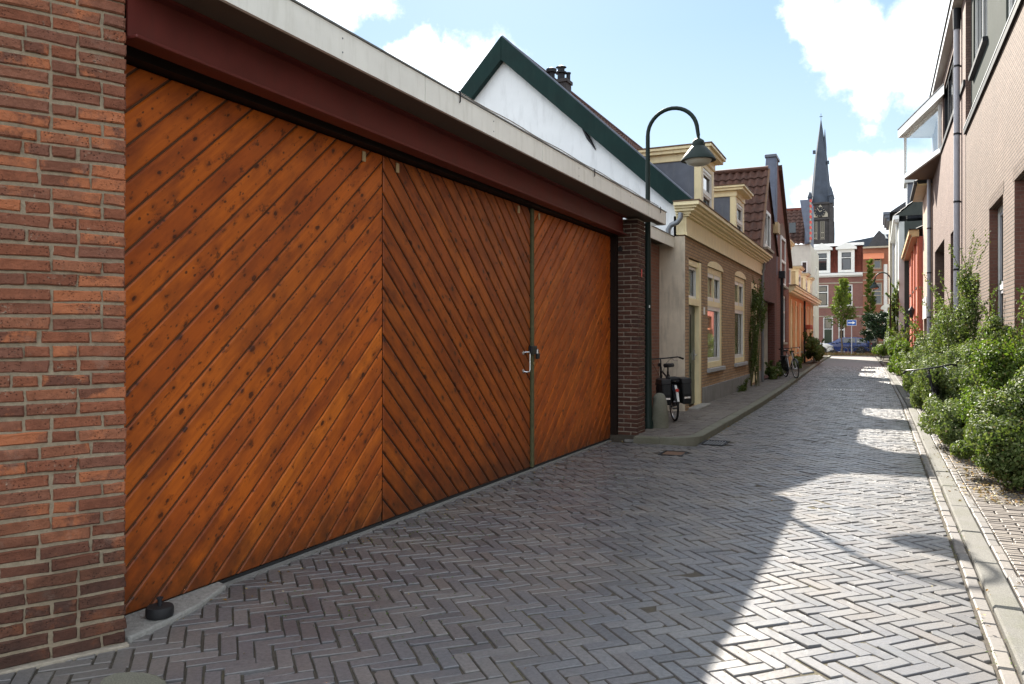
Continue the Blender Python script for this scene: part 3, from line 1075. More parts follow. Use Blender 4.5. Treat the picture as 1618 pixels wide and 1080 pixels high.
# pavement bricks laid crosswise
pv = []
y = 1.2
while y < 32:
    x = kx_r(y) + 0.318 - R.choice((0, .1))
    while x < 2.05:
        xa = max(x, kx_r(y) + .318)
        xb = min(x + .2, 2.08)
        if xb - xa > .04:
            j = .003
            pv.append(([(xa + .003, y + R.uniform(-j, j) + .004), (xb - .003, y + R.uniform(-j, j) + .004), (xb - .003, y + .056 + R.uniform(-j, j)), (xa + .003, y + .056 + R.uniform(-j, j))], (xa + xb) / 2, y + .03))
        x += .206
    y += .063
pv.sort(key=lambda t: (0 if (t[2] < 9.5 and in_frame((t[1], t[2], 0), 10)) else 1e5) + t[2])
rest = MB()
for i, (c, cx, cy) in enumerate(pv):
    z = .022 + R.gauss(0, .0022)
    if i < 240:
        b = MB()
        if brick_poly_mesh(b, c, z, .006, .04, (R.gauss(0, .01), R.gauss(0, .01))):
            b.build('pavement_brick', M['paver_walk'], rwalk, loc=(cx, cy, 0), recalc=False)
    else:
        brick_poly_mesh(rest, c, z, .006, .04)
rest.build('pavement_bricks', M['paver_walk'], rwalk, kind='stuff', recalc=False)

# ---- left raised pavement with rounded kerb corner
KZ = 0.10
cxr, cyr, rr = -2.33 - .5, 11.07 + .5, .5
arc = [(cxr + rr * math.sin(a), cyr - rr * math.cos(a)) for a in [i * math.pi / 2 / 6 for i in range(7)]]
outer = [(-3.22, 11.07)] + arc + [(kx_l(y), y) for y in (14, 18, 21, 24, 28, 33, 38, 42, 46, 52, 58, 64)]
KW = .16
in_arc = [(cxr + (rr - KW) * math.sin(a), cyr - (rr - KW) * math.cos(a)) for a in [i * math.pi / 2 / 6 for i in range(7)]]
inner = [(-3.22, 11.07 + KW)] + in_arc + [(kx_l(y) - KW, y) for y in (14, 18, 21, 24, 28, 33, 38, 42, 46, 52, 58, 64)]
lw = MB()
lw.prism([(-3.95, 11.07 + KW)] + inner + [(-4.6, 64)], -.05, KZ - .02, 2)
lwalk = lw.build('left_pavement', M['bed'])
lwalk['kind'] = 'structure'
# kerb stones follow outer and inner lines
def lerp2(a, b, t): return (a[0] + (b[0] - a[0]) * t, a[1] + (b[1] - a[1]) * t)
for i in range(len(outer) - 1):
    Ls = math.hypot(outer[i + 1][0] - outer[i][0], outer[i + 1][1] - outer[i][1])
    k = max(1, round(Ls / 1.0))
    for j in range(k):
        a, b = j / k, (j + 1) / k
        e = .004 / max(Ls, .05) * 1
        a2, b2 = (a + e if not (1 <= i <= 6) else a), (b - e if not (1 <= i <= 6) else b)
        o0, o1 = lerp2(outer[i], outer[i + 1], a2), lerp2(outer[i], outer[i + 1], b2)
        i0, i1 = lerp2(inner[i], inner[i + 1], a2), lerp2(inner[i], inner[i + 1], b2)
        poly = [o0, o1, i1, i0]
        if area(poly) < 0: poly = poly[::-1]
        m_ = MB()
        brick_poly_mesh(m_, poly, KZ + R.uniform(-.003, .003), .014 if not (1 <= i <= 6) else .001, .16)
        m_.build('kerb_stone', M['kerb_mossy'], lwalk, loc=(o0[0], o0[1], 0), recalc=False)
# small clinkers laid crosswise
pv = []
y = 11.25
while y < 34:
    xl = -3.24 if y < 11.8 else (-3.9 if y < 15.2 else -3.42)
    xr = kx_l(y) - KW - .01
    if y < 11.57:
        dy = 11.57 - y
        xr = cxr + math.sqrt(max(0, (rr - KW) ** 2 - dy * dy)) - .01 if dy < rr - KW else -3.3
    x = xr
    while x > xl + .03:
        xa = max(x - .2 - R.uniform(0, .004), xl)
        pv.append(([(xa + .004, y + .004 + R.uniform(0, .004)), (x - .004, y + .004 + R.uniform(0, .004)), (x - .004, y + .06), (xa + .004, y + .06)], (xa + x) / 2, y))
        x = xa
    y += .066
rest = MB()
for i, (c, cx, cy) in enumerate(pv):
    b = MB() if i < 200 else rest
    ok = brick_poly_mesh(b, c, KZ - .006 + R.gauss(0, .003), .006, .04, (R.gauss(0, .014), R.gauss(0, .014)))
    if i < 200 and ok: b.build('pavement_brick', M['paver_walk'], lwalk, loc=(cx, cy, 0), recalc=False)
rest.build('pavement_bricks', M['paver_walk'], lwalk, kind='stuff', recalc=False)

# ================================================================== GARAGE
# ---- left brick wall
def brick_mesh(L, T, H, name, mat, seed):
    """a worn brick: bevelled box with crooked corners"""
    rr_ = random.Random(seed)
    b = MB()
    hx, hy, hz = L / 2, T / 2, H / 2
    be = rr_.uniform(.004, .008)
    c8 = {}
    for sx in (-1, 1):
        for sz in (-1, 1):
            c8[sx, sz] = (sx * hx + rr_.uniform(-.004, .004), sz * hz + rr_.uniform(-.0035, .0035))
    ring = []
    for (sx, sz), (sx2, sz2) in zip([(-1, -1), (1, -1), (1, 1), (-1, 1)], [(1, -1), (1, 1), (-1, 1), (-1, -1)]):
        a, c = c8[sx, sz], c8[sx2, sz2]
        for t in (0, .33, .67):
            p = (a[0] + (c[0] - a[0]) * t, a[1] + (c[1] - a[1]) * t)
            if t: p = (p[0] + rr_.uniform(-.0025, .0025), p[1] + rr_.uniform(-.0025, .0025))
            ring.append(p)
    n = len(ring)
    vs = [(p[0], -hy, p[1]) for p in ring] + [(p[0], hy - be, p[1]) for p in ring]
    for p in ring:
        d = Vector((p[0], p[1]))
        q = (p[0] - math.copysign(be, p[0]) * (1 if abs(p[0]) > hx - .012 else 0), p[1] - math.copysign(be, p[1]) * (1 if abs(p[1]) > hz - .008 else 0))
        vs.append((q[0], hy + rr_.uniform(-.0015, .0015), q[1]))
    fs = [(i, n + i, n + (i + 1) % n, (i + 1) % n) for i in range(n)] + [(n + i, 2 * n + i, 2 * n + (i + 1) % n, n + (i + 1) % n) for i in range(n)]
    fs.append(tuple(range(2 * n, 3 * n))[::-1])
    b.add(vs, fs)
    me = bpy.data.meshes.new(name)
    me.from_pydata(b.v, [], b.f)
    me.materials.append(mat)
    return me


BM = {}
for L_ in (.205, .1, .15, .06):
    for k in range(5):
        BM[L_, k] = brick_mesh(L_, .1, .0545, 'brick', M['wall_brick'], int(L_ * 1000) * 10 + k)
dv = Vector((-.4679, -.8838, 0))
nv = Vector((.8838, -.4679, 0))
corner = Vector((-3.42, 2.75, 0))
WH = 4.3
bw_ = thing('brick_wall', 'weathered red brick wall with pale mortar at the left of the wooden doors', 'wall', corner)
rotz = math.atan2(dv.y, dv.x)
WLEN = 1.7
core = MB()
def wp(s, d, z): return corner + dv * s + nv * d + Vector((0, 0, z))
c0 = [wp(0.006, -.012, 0), wp(WLEN, -.012, 0), wp(WLEN, -.35, 0), (-3.86, 2.42, 0)]
c0 = [(p[0], p[1]) for p in c0]
core.prism(c0, -.05, WH, 2)
core.build('mortar', M['mortar'], bw_)
z = .012
row = 0
extra = MB()
nb = 0
while z < WH - .06:
    s = 0.0
    seq = [(.1, .205), (.205, .1), (.205, .205), (.15, .205)][R.choice((0, 0, 1, 1, 2, 3)) if row else 0]
    k = 0
    while s < WLEN:
        L_ = seq[0] if k == 0 else (seq[1] if k == 1 else R.choice((.205, .205, .205, .1)))
        if s + L_ > WLEN: break
        zz = z + R.uniform(-.002, .002)
        p = wp(s + L_ / 2, -.052 + R.uniform(-.006, .006) + (0.002 if row % 2 else 0), zz + .0275)
        if zz < 3.55 and s < .62:
            o = bpy.data.objects.new('brick', BM[L_, R.randrange(5)])
            COL.objects.link(o)
            o.parent = bw_
            o.location = p - corner
            o.rotation_euler = (R.gauss(0, .006), R.gauss(0, .008), rotz + math.pi + (0 if R.random() < .5 else 0) + R.gauss(0, .006))
            o.rotation_euler = (R.gauss(0, .012), R.gauss(0, .012), rotz + R.gauss(0, .012))
            nb += 1
        else:
            a = [p + dv * sx * L_ / 2 + nv * dy + Vector((0, 0, dz)) for sx, dy, dz in ((-1, .05, -.0265), (1, .05, -.0265), (1, .05, .0265), (-1, .05, .0265), (-1, -.03, -.0265), (1, -.03, -.0265), (1, -.03, .0265), (-1, -.03, .0265))]
            extra.add(a, [(0, 1, 2, 3), (0, 4, 5, 1), (1, 5, 6, 2), (2, 6, 7, 3), (3, 7, 4, 0)])
        s += L_ + .0125 + R.uniform(-.002, .003)
        k += 1
    z += .0685 + R.uniform(-.0015, .0015)
    row += 1
extra.build('brick_courses', M['wall_brick'], bw_, kind='stuff')
# short return of the wall beside the doors
ret = MB()
z = .1
while z < WH - .06:
    ret.box(-3.66, -3.52, 2.66, 2.745 + R.uniform(-.004, .004), z, z + .054)
    z += .0685
ret.build('brick_ends', M['wall_brick'], bw_, kind='stuff')
pl = MB()
pl.prism([tuple(wp(-.012, .03, 0))[:2], tuple(wp(WLEN, .045, 0))[:2], tuple(wp(WLEN, -.02, 0))[:2], tuple(wp(-.01, -.02, 0))[:2]], -.05, .012, 2)
pl.build('plinth', M['mortar_dark'], bw_, bevel=.006)
o = MB().box(-3.9, -3.4, 2.35, 2.745, 4.3, 4.34).build('coping', M['cement'], bw_)

# ---- right pier
pier = thing('brick_pier', 'dark brick pier between the right door leaf and the lamp post', 'pier', (-3.23, 11.34, 0))
MB().box(-3.66, -3.242, 11.352, 11.75, -.05, 3.3).build('mortar', M['mortar_dark'], pier)
PB = {}
def pier_brick(x0, x1, y0, y1, z):
    key = (round(x1 - x0, 3), round(y1 - y0, 3), R.randrange(3))
    if key not in PB:
        b = MB()
        hx, hy = (x1 - x0) / 2, (y1 - y0) / 2
        j = lambda: R.uniform(-.003, .003)
        b.box(-hx, hx, -hy, hy, -.026, .026)
        b.v = [(p[0] + j(), p[1] + j(), p[2] + j()) for p in b.v]
        me = bpy.data.meshes.new('brick')
        me.from_pydata(b.v, [], b.f)
        me.materials.append(M['pier_brick'])
        bm = bmesh.new(); bm.from_mesh(me)
        bmesh.ops.bevel(bm, geom=bm.edges[:], offset=.005, segments=1, affect='EDGES')
        bm.to_mesh(me); bm.free()
        PB[key] = me
    o = bpy.data.objects.new('brick', PB[key])
    COL.objects.link(o)
    o.parent = pier
    o.location = Vector(((x0 + x1) / 2, (y0 + y1) / 2, z)) - WLOC[pier]
z = .03
row = 0
while z < 3.27:
    if row % 2 == 0:
        pier_brick(-3.655, -3.45, 11.34, 11.44, z)
        pier_brick(-3.438, -3.23, 11.34, 11.44, z)
        pier_brick(-3.33, -3.23, 11.452, 11.64, z)
        pier_brick(-3.33, -3.23, 11.652, 11.755, z)
    else:
        pier_brick(-3.655, -3.555, 11.34, 11.44, z)
        pier_brick(-3.543, -3.342, 11.34, 11.44, z)
        pier_brick(-3.33, -3.23, 11.34, 11.542, z)
        pier_brick(-3.33, -3.23, 11.554, 11.755, z)
    z += .0645
    row += 1
MB().box(-3.229, -3.222, 11.52, 11.56, 2.44, 2.56).build('sticker', M['sticker_red'], pier)
MB().lathe([(.03, 0), (.045, .01), (.045, .03), (.02, .035)], (-3.5, 11.335, 2.86), 10, 1).build('pipe_stub', M['rubber'], pier)
MB().box(-3.40, -3.25, 11.21, 11.33, -.02, .03).build('foot', M['cement'], pier, bevel=.012)

# ---- garage body: roof slab, soffit, fascia, beam, lintel
GY = 2.78
gar = thing('garage_roof', 'flat garage roof with long off-white fascia and brown soffit over the doors', 'roof', (-3.05, 6, 3.32))
MB().box(-3.075, -3.45, GY, 11.98, 3.33, 3.345).box(-3.075, -3.2, 11.98, 12.33, 3.33, 3.345).box(-3.35, -3.45, 11.98, 12.33, 3.33, 3.345).build('soffit', M['soffit'], gar)
MB().box(-3.075, -3.9, GY, 11.98, 3.45, 3.51).box(-3.9, -8, 3.0, 15.2, 3.45, 3.52).box(-3.075, -3.2, 11.98, 12.33, 3.45, 3.51).build('deck', M['tile_grey'], gar)
# fascia boards, butt jointed
fy = [2.78, 5.1, 7.35, 9.6, 11.3, 12.33]
for a, b in zip(fy, fy[1:]):
    MB().box(-3.075, -3.05, a + .004, b - .004, 3.32, 3.515).build('fascia_board', M['fascia'], gar)
MB().box(-3.075, -3.6, 12.335, 12.355, 3.32, 3.515).build('end_board', M['fascia'], gar)
MB().box(-3.04, -3.12, GY, 12.36, 3.517, 3.528).build('edge_trim', M['edge_strip'], gar)
cab = MB().tube([(-3.043, y, 3.54 + .006 * math.sin(y * 5)) for y in [5.6 + .25 * i for i in range(26)]], .006, 5)
cab.build('cable', M['black_plastic'], gar)
for yy in (5.62, 8.9, 11.95):
    MB().tube([(-3.046, yy, 3.55), (-3.036, yy, 3.54), (-3.036, yy, 3.465), (-3.044, yy, 3.455)], .006, 6).build('clip', M['anthracite'], gar)
sc_ = MB()
for yy in (4.1, 6.25, 8.4, 10.4):
    for zz in (3.37, 3.46):
        sc_.lathe([(.006, 0), (.006, .003)], (-3.051, yy, zz), 8, 0)
sc_.build('screws', M['zinc'], gar)
beam = thing('steel_beam', 'dark red painted steel beam spanning above the wooden doors', 'beam', (-3.45, 6, 3.08))
MB().box(-3.52, -3.38, GY, 11.3, 3.055, 3.075).build('bottom_flange', M['red_steel'], beam, bevel=.007)
MB().box(-3.455, -3.445, GY, 11.3, 3.075, 3.315).build('web', M['red_steel'], beam)
MB().box(-3.52, -3.38, GY, 11.3, 3.315, 3.328).build('top_flange', M['red_steel'], beam)
lint = thing('door_lintel', 'dark timber lintel recessed behind the red beam above the door leaves', 'lintel', (-3.6, 6, 2.98))
MB().box(-3.56, -3.75, 2.8, 11.3, 3.045, 3.325).build('timber', M['black_green'], lint)
MB().box(-3.56, -3.72, 11.25, 11.335, -.02, 3.043).build('jamb', M['black_green'], lint)
gb = thing('garage_building', 'low garage building behind the wooden doors', 'building', (-6, 7, 0))
MB().box(-3.85, -3.8, 1.9, 11.75, -.05, 3.44).box(-8, -7.9, 3, 15.2, -.05, 3.44).box(-7.9, -3.85, 2.7, 2.75, -.05, 3.44).build('wall', M['dark'], gb)

# ---- three door leaves with diagonal boards
DX = -3.65


def door_leaf(label, Y0, Y1, ang, mat, sgn, start):
    t = thing('door_leaf', label, 'garage door', (DX, (Y0 + Y1) / 2, 0), 'wooden garage door leaves')
    Z0, Z1 = .035, 3.035
    MB().box(DX - .035, DX - .012, Y0 + .004, Y1 - .004, Z0, Z1).build('backing', M['groove_shade'] if sgn < 0 else M['groove'], t)
    th = ang * sgn
    ux = (math.cos(th), math.sin(th))       # along the board in (Y, Z)
    vx = (-math.sin(th), math.cos(th))
    rect = [(Y0 + .004, Z0), (Y1 - .004, Z0), (Y1 - .004, Z1), (Y0 + .004, Z1)]
    pw = .1435
    org = (Y0, 1.5)
    gaps = .019 if sgn < 0 else .015
    for k in range(-40, 60):
        a, b = k * pw + start, (k + 1) * pw + start
        a += gaps / 2; b -= gaps / 2
        L = 8
        quad = [(org[0] + ux[0] * s + vx[0] * q, org[1] + ux[1] * s + vx[1] * q) for s, q in ((-L, a), (L, a), (L, b), (-L, b))]
        c = dedupe(clip_to(quad, rect), .004)
        if len(c) < 3 or area(c) < .003: continue
        cy = sum(p[0] for p in c) / len(c)
        cz = sum(p[1] for p in c) / len(c)
        # board's own frame: x along the board, y across, z outward
        loc = [((p[0] - cy) * ux[0] + (p[1] - cz) * ux[1], (p[0] - cy) * vx[0] + (p[1] - cz) * vx[1]) for p in c]
        top = dedupe(inset(loc, .0075), .0005)
        n = len(loc)
        zt = R.uniform(-.0012, .0012)
        if len(top) == n:
            vs = [(p[0], p[1], -.014) for p in loc] + [(p[0], p[1], -.005 + zt) for p in loc] + [(p[0], p[1], zt) for p in top]
            fs = [(i, (i + 1) % n, n + (i + 1) % n, n + i) for i in range(n)] + [(n + i, n + (i + 1) % n, 2 * n + (i + 1) % n, 2 * n + i) for i in range(n)] + [tuple(range(2 * n, 3 * n))]
        else:
            vs = [(p[0], p[1], -.014) for p in loc] + [(p[0], p[1], zt) for p in loc]
            fs = [(i, (i + 1) % n, n + (i + 1) % n, n + i) for i in range(n)] + [tuple(range(n, 2 * n))]
        me = bpy.data.meshes.new('plank')
        me.from_pydata(vs, [], fs)
        me.materials.append(mat)
        o = bpy.data.objects.new('plank', me)
        COL.objects.link(o)
        o.parent = t
        X, Y_, Z_ = Vector((0, ux[0], ux[1])), Vector((0, vx[0], vx[1])), Vector((1, 0, 0))
        mt = Matrix((X, Y_, Z_)).transposed().to_4x4()
        mt.translation = Vector((DX, cy, cz)) - WLOC[t]
        o.matrix_local = mt
    return t


L1 = door_leaf('broad orange-brown door leaf next to the left brick wall, boards rising to the right', 2.44, 5.385, rad(41.5), M['pine'], 1, .02)
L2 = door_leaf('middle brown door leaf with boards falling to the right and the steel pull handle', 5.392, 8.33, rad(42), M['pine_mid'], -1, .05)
L3 = door_leaf('right orange-brown door leaf beside the dark brick pier, boards rising to the right', 8.405, 11.24, rad(41), M['pine'], 1, .01)
# cover strip, lock, handle, clips, worn rails
MB().box(DX - .01, DX + .022, 8.345, 8.40, .03, 3.035).build('cover_strip', M['stem'], L2, bevel=.006)
h = MB().tube([(DX - .002, 8.13, 1.36), (DX + .03, 8.14, 1.37), (DX + .055, 8.17, 1.37), (DX + .055, 8.2, 1.35), (DX + .055, 8.2, 1.17), (DX + .055, 8.17, 1.145), (DX + .03, 8.14, 1.145), (DX - .002, 8.13, 1.155)], .0095, 8)
h.lathe([(.024, 0), (.024, .006), (.016, .01)], (DX, 8.13, 1.36), 12, 0).lathe([(.024, 0), (.024, .006), (.016, .01)], (DX, 8.13, 1.155), 12, 0)
h.build('handle', M['chrome'], L2, smooth=True)
lk = MB().box(DX + .002, DX + .05, 8.27, 8.42, 1.34, 1.44).build('lock_box', M['black_plastic'], L2, bevel=.008)
pd_ = MB().box(DX + .03, DX + .062, 8.405, 8.475, 1.285, 1.35)
pd_.build('padlock', M['black_plastic'], lk, bevel=.008)
MB().tube([(DX + .046, 8.425, 1.345), (DX + .046, 8.425, 1.385), (DX + .046, 8.433, 1.396), (DX + .046, 8.447, 1.396), (DX + .046, 8.455, 1.385), (DX + .046, 8.455, 1.345)], .006, 8).build('shackle', M['chrome'], lk, smooth=True)
MB().lathe([(.016, 0), (.016, .008), (.01, .012)], (DX + .022, 8.375, 1.235), 10, 0).build('keyhole_plate', M['brass'], L2)
for lf, yy in ((L1, 5.1), (L1, 2.7), (L2, 5.57), (L2, 7.98), (L3, 8.55)):
    MB().box(DX + .001, DX + .014, yy, yy + .04, 2.93, 3.01).build('clip', M['cream_dark'], lf, bevel=.004)
for lf, a, b in ((L1, 2.5, 5.38), (L2, 5.4, 8.33), (L3, 8.41, 11.23)):
    MB().box(DX - .03, DX - .004, a, b, -.01, .03).build('bottom_seal', M['rubber'], lf)
# floor sill at the door foot: concrete wedge and a strip of cement
sl = MB()
sl.prism([(-3.78, 2.74), (-3.43, 2.78), (-3.45, 3.05), (-3.5, 3.3), (-3.62, 3.62), (-3.74, 3.66)], -.03, .03, 2)
o = sl.build('concrete_sill', M['concrete'], loc=(-3.6, 3.3, 0), bevel=.012)
tag(o, 'pale concrete wedge at the foot of the left door leaf', 'sill')
st = MB()
st.prism([(-3.75, 3.68), (-3.65, 3.64), (-3.635, 6.0), (-3.61, 8.0), (-3.59, 11.2), (-3.66, 11.2)], -.03, .008, 2)
o = st.build('threshold_strip', M['cement'], loc=(-3.63, 7, 0))
tag(o, 'narrow grey cement threshold strip along the foot of the doors', 'threshold')
# door stop roller
t = thing('door_stop', 'small black rubber wheel lying at the foot of the left door leaf', 'door stop', (-3.53, 3.05, .03))
MB().lathe([(.035, 0), (.068, .004), (.072, .015), (.072, .045), (.066, .058), (.04, .062)], (-3.53, 3.05, .03), 20).build('tyre', M['rubber'], t, smooth=True)
MB().lathe([(.012, 0), (.012, .05), (.018, .052), (.018, .06)], (-3.53, 3.05, .075), 10).build('bolt', M['anthracite'], t)

# ---- fallen leaves and grit along the door foot and gutters
def leaf_mesh(name, C, Nn, S, mat, parent=None, kind=None, base=(0, 0, 0), fold=.25, aspect=.55):
    n = len(C)
    C = np.asarray(C, float); Nn = np.asarray(Nn, float)
    S = np.asarray(S, float).reshape(-1, 1)
    Nn /= np.linalg.norm(Nn, axis=1, keepdims=True) + 1e-9
    rv = NR.normal(size=(n, 3))
    a = np.cross(Nn, rv)
    a /= np.linalg.norm(a, axis=1, keepdims=True) + 1e-9
    b = np.cross(Nn, a)
    V = np.empty((n, 4, 3))
    V[:, 0] = C - a * S * .5
    V[:, 1] = C + b * S * aspect * .5 + Nn * S * fold * .3
    V[:, 2] = C + a * S * .5 - Nn * S * .12
    V[:, 3] = C - b * S * aspect * .5 + Nn * S * fold * .3
    V = V.reshape(-1, 3) - np.array(base)
    idx = np.arange(n)[:, None] * 4
    F = np.concatenate([idx + np.array([[0, 1, 2]]), idx + np.array([[0, 2, 3]])], 1).reshape(-1)
    me = bpy.data.meshes.new(name)
    me.vertices.add(n * 4)
    me.vertices.foreach_set('co', V.reshape(-1).astype(np.float32))
    me.loops.add(n * 6)
    me.loops.foreach_set('vertex_index', F.astype(np.int32))
    me.polygons.add(n * 2)
    me.polygons.foreach_set('loop_start', np.arange(0, n * 6, 3, dtype=np.int32))
    me.polygons.foreach_set('loop_total', np.full(n * 2, 3, dtype=np.int32))
    me.update(calc_edges=True)
    me.validate()
    me.materials.append(mat)
    o = bpy.data.objects.new(name, me)
    COL.objects.link(o)
    if parent is not None:
        o.parent = parent
        o.location = Vector(base) - WLOC[parent]
    else:
        o.location = base
    if kind: o['kind'] = kind
    return o


pts, sz = [], []
for i in range(260):
    y = R.uniform(2.9, 11.2)
    pts.append((-3.57 + abs(R.gauss(0, .12)), y, .008)); sz.append(R.choice((.012, .016, .02, .03)))
for i in range(240):
    y = R.uniform(3, 30)
    pts.append((kx_r(y) + R.choice((0.0, .09, .26)) + R.gauss(0, .02), y, .035)); sz.append(R.choice((.012, .018, .03)))
for i in range(200):
    y = R.uniform(11.5, 30)
    pts.append((kx_l(y) + abs(R.gauss(0, .06)), y, .01)); sz.append(R.choice((.015, .03, .04)))
for i in range(1500):
    pts.append((R.gauss(1.08, .18), R.uniform(8.3, 13), .034)); sz.append(R.choice((.02, .03, .045)))
for i in range(120):
    pts.append((R.uniform(-3.4, .4), R.uniform(2.5, 14), .006)); sz.append(R.choice((.01, .014, .02)))
nn = [(R.gauss(0, .3), R.gauss(0, .3), 1) for _ in pts]
o = leaf_mesh('fallen_leaves', pts, nn, sz, M['leaf_dry'], kind='stuff')
# moss tufts in the joints
pts = []
for i in range(2600):
    if R.random() < .6:
        x, y = -3.55 + abs(R.gauss(0, .8)), R.uniform(2.6, 9)
    else:
        y = R.uniform(2.5, 20)
        x = kx_r(y) + R.choice((.0, .088, .26, .34)) + R.gauss(0, .012)
    if math.sin(x * 2.1 + y * 1.7) + math.sin(y * 3.1 - x) < .3: continue
    pts.append((x, y, (.004 if x < .5 else .012)))
leaf_mesh('moss', pts, [(R.gauss(0, .6), R.gauss(0, .6), 1) for _ in pts], [R.uniform(.008, .018) for _ in pts], M['leaf_lime'], kind='stuff')


# the garage front stands a touch askew to the street
def turn(objs, pivot, ang):
    m = Matrix.Translation(Vector((*pivot, 0))) @ Matrix.Rotation(ang, 4, 'Z') @ Matrix.Translation(Vector((-pivot[0], -pivot[1], 0)))
    for q in objs:
        l = m @ q.location
        q.location = l
        q.rotation_euler.z += ang


turn([L1, L2, L3], (-3.65, 8.4), rad(-.6))
turn([lint], (-3.65, 8.4), rad(-.6))
turn([gar], (-3.05, 12.3), rad(-.42))

# ================================================================== HOUSES
class Face:
    """a wall plane: u runs along the wall, n points outward"""
    def __init__(s, kind, pos): s.k, s.p = kind, pos
    def w(s, u, n, z):
        if s.k == 'X+': return (s.p + n, u, z)
        if s.k == 'X-': return (s.p - n, u, z)
        return (u, s.p - n, z)


def fbox(mb, F, u0, u1, n0, n1, z0, z1):
    a, b = F.w(u0, n0, z0), F.w(u1, n1, z1)
    return mb.box(a[0], b[0], a[1], b[1], z0, z1)


def fwall(par, F, u0, u1, z0, z1, th, ops, mat, name='wall'):
    t = MB()
    wall_cells(t, 0.0, -th, u0, u1, z0, z1, ops)
    t.v = [F.w(p[1], p[0], p[2]) for p in t.v]
    return t.build(name, mat, par)


def window(par, F, u0, u1, z0, z1, fm, gm, depth=.1, fw=.06, trans=(), mull=(), sill=None, sash=None, curtain=None, name='window', proud=.05, low_mull=True):
    """frame ring with transoms and mullions, the pane a child of it"""
    b = MB()
    n0, n1 = -depth, -depth + proud
    fbox(b, F, u0, u0 + fw, n0, n1, z0, z1)
    fbox(b, F, u1 - fw, u1, n0, n1, z0, z1)
    fbox(b, F, u0 + fw, u1 - fw, n0, n1, z0, z0 + fw)
    fbox(b, F, u0 + fw, u1 - fw, n0, n1, z1 - fw, z1)
    zs = [z0 + fw] + [z0 + (z1 - z0) * t for t in trans] + [z1 - fw]
    for t in trans:
        zc = z0 + (z1 - z0) * t
        fbox(b, F, u0 + fw, u1 - fw, n0, n1, zc - fw * .45, zc + fw * .45)
    for m in mull:
        uc = u0 + (u1 - u0) * m
        for i in range(len(zs) - 1):
            if i == 0 and len(zs) > 2 and not low_mull: continue
            fbox(b, F, uc - fw * .25, uc + fw * .25, n0 + .005, n1 - .008, zs[i] + (fw * .45 if i else 0), zs[i + 1] - (fw * .45 if i < len(zs) - 2 else 0))
    o = b.build(name, fm, par)
    p = MB()
    fbox(p, F, u0 + fw * .5, u1 - fw * .5, n0 - .012, n0 - .006, z0 + fw * .5, z1 - fw * .5)
    p.build('pane', gm, o)
    if sash:
        s_ = MB()
        sw = fw * .7
        for i in range(len(zs) - 1):
            za = zs[i] + (fw * .45 if i else 0)
            zb = zs[i + 1] - (fw * .45 if i < len(zs) - 2 else 0)
            fbox(s_, F, u0 + fw, u0 + fw + sw, n0 + .002, n1 - .015, za, zb)
            fbox(s_, F, u1 - fw - sw, u1 - fw, n0 + .002, n1 - .015, za, zb)
            fbox(s_, F, u0 + fw + sw, u1 - fw - sw, n0 + .002, n1 - .015, za, za + sw)
            fbox(s_, F, u0 + fw + sw, u1 - fw - sw, n0 + .002, n1 - .015, zb - sw, zb)
        s_.build('sash', sash, o)
    if sill:
        s_ = MB()
        fbox(s_, F, u0 - .06, u1 + .06, -depth + .02, .06, z0 - .09, z0 - .005)
        s_.build('sill', sill, o, bevel=.008)
    if curtain:
        s_ = MB()
        N = 24
        for side in curtain:
            ua, ub = (u0 + .08, u0 + (u1 - u0) * .34) if side == 'a' else (u1 - (u1 - u0) * .4, u1 - .08)
            prev_ = None
            for i in range(N + 1):
                uu = ua + (ub - ua) * i / N
                nn = -depth - .12 + .02 * math.sin(i * 1.7)
                cur = (F.w(uu, nn, z0 + .05), F.w(uu, nn, z1 - .08))
                if prev_: s_.quad(prev_[0], cur[0], cur[1], prev_[1])
                prev_ = cur
        s_.build('curtain', M['curtain'], o)
    return o


def tile_roof(A, B, U, mat, par, tw=.21, rh=.33, amp=.03, name='tiles'):
    """pantiles: A->B along the eave, U from eave to ridge; overlapping rows of waves"""
    A, B, U = Vector(A), Vector(B), Vector(U)
    e = B - A
    n = e.cross(U).normalized()
    if n.z < 0: n = -n
    cols = max(1, int(e.length / tw))
    rows = max(1, int(U.length / rh))
    K = 4
    vs, fs = [], []
    w = cols * K + 1
    for r in range(rows):
        for q in (0, 1):
            t = (r + q * 1.08) / rows
            for i in range(w):
                ph = (i % K) / K
                hgt = (math.sin(ph * 2 * math.pi) * amp) + (.035 if q == 0 else -.004) + .006 * math.sin(r * 12.7 + (i // K) * 5.3)
                p = A + e * (i / (w - 1)) + U * min(t, 1.0) + n * hgt
                vs.append(p)
        b = r * 2 * w
        for i in range(w - 1):
            fs.append((b + i, b + i + 1, b + w + i + 1, b + w + i))
        if r:  # little riser under the row's lower edge
            for i in range(w - 1):
                fs.append((b - w + i, b - w + i + 1, b + i + 1, b + i))
    m = MB()
    m.add(vs, fs)
    return m.build(name, mat, par, kind='stuff', recalc=False)


def stepped(par, name, mat, F, u0, u1, layers, ends=(True, True), bevel=.006, back=0.0):
    """a cornice from stacked mouldings (z0, z1, projection), returned round its ends"""
    b = MB()
    for z0, z1, pr in layers:
        fbox(b, F, u0 - (pr if ends[0] else 0), u1 + (pr if ends[1] else 0), -back, pr, z0, z1)
    return b.build(name, mat, par, bevel=bevel)


def pipe(par, name, pts, r, mat, n=10):
    return MB().tube(pts, r, n).build(name, mat, par, smooth=True)


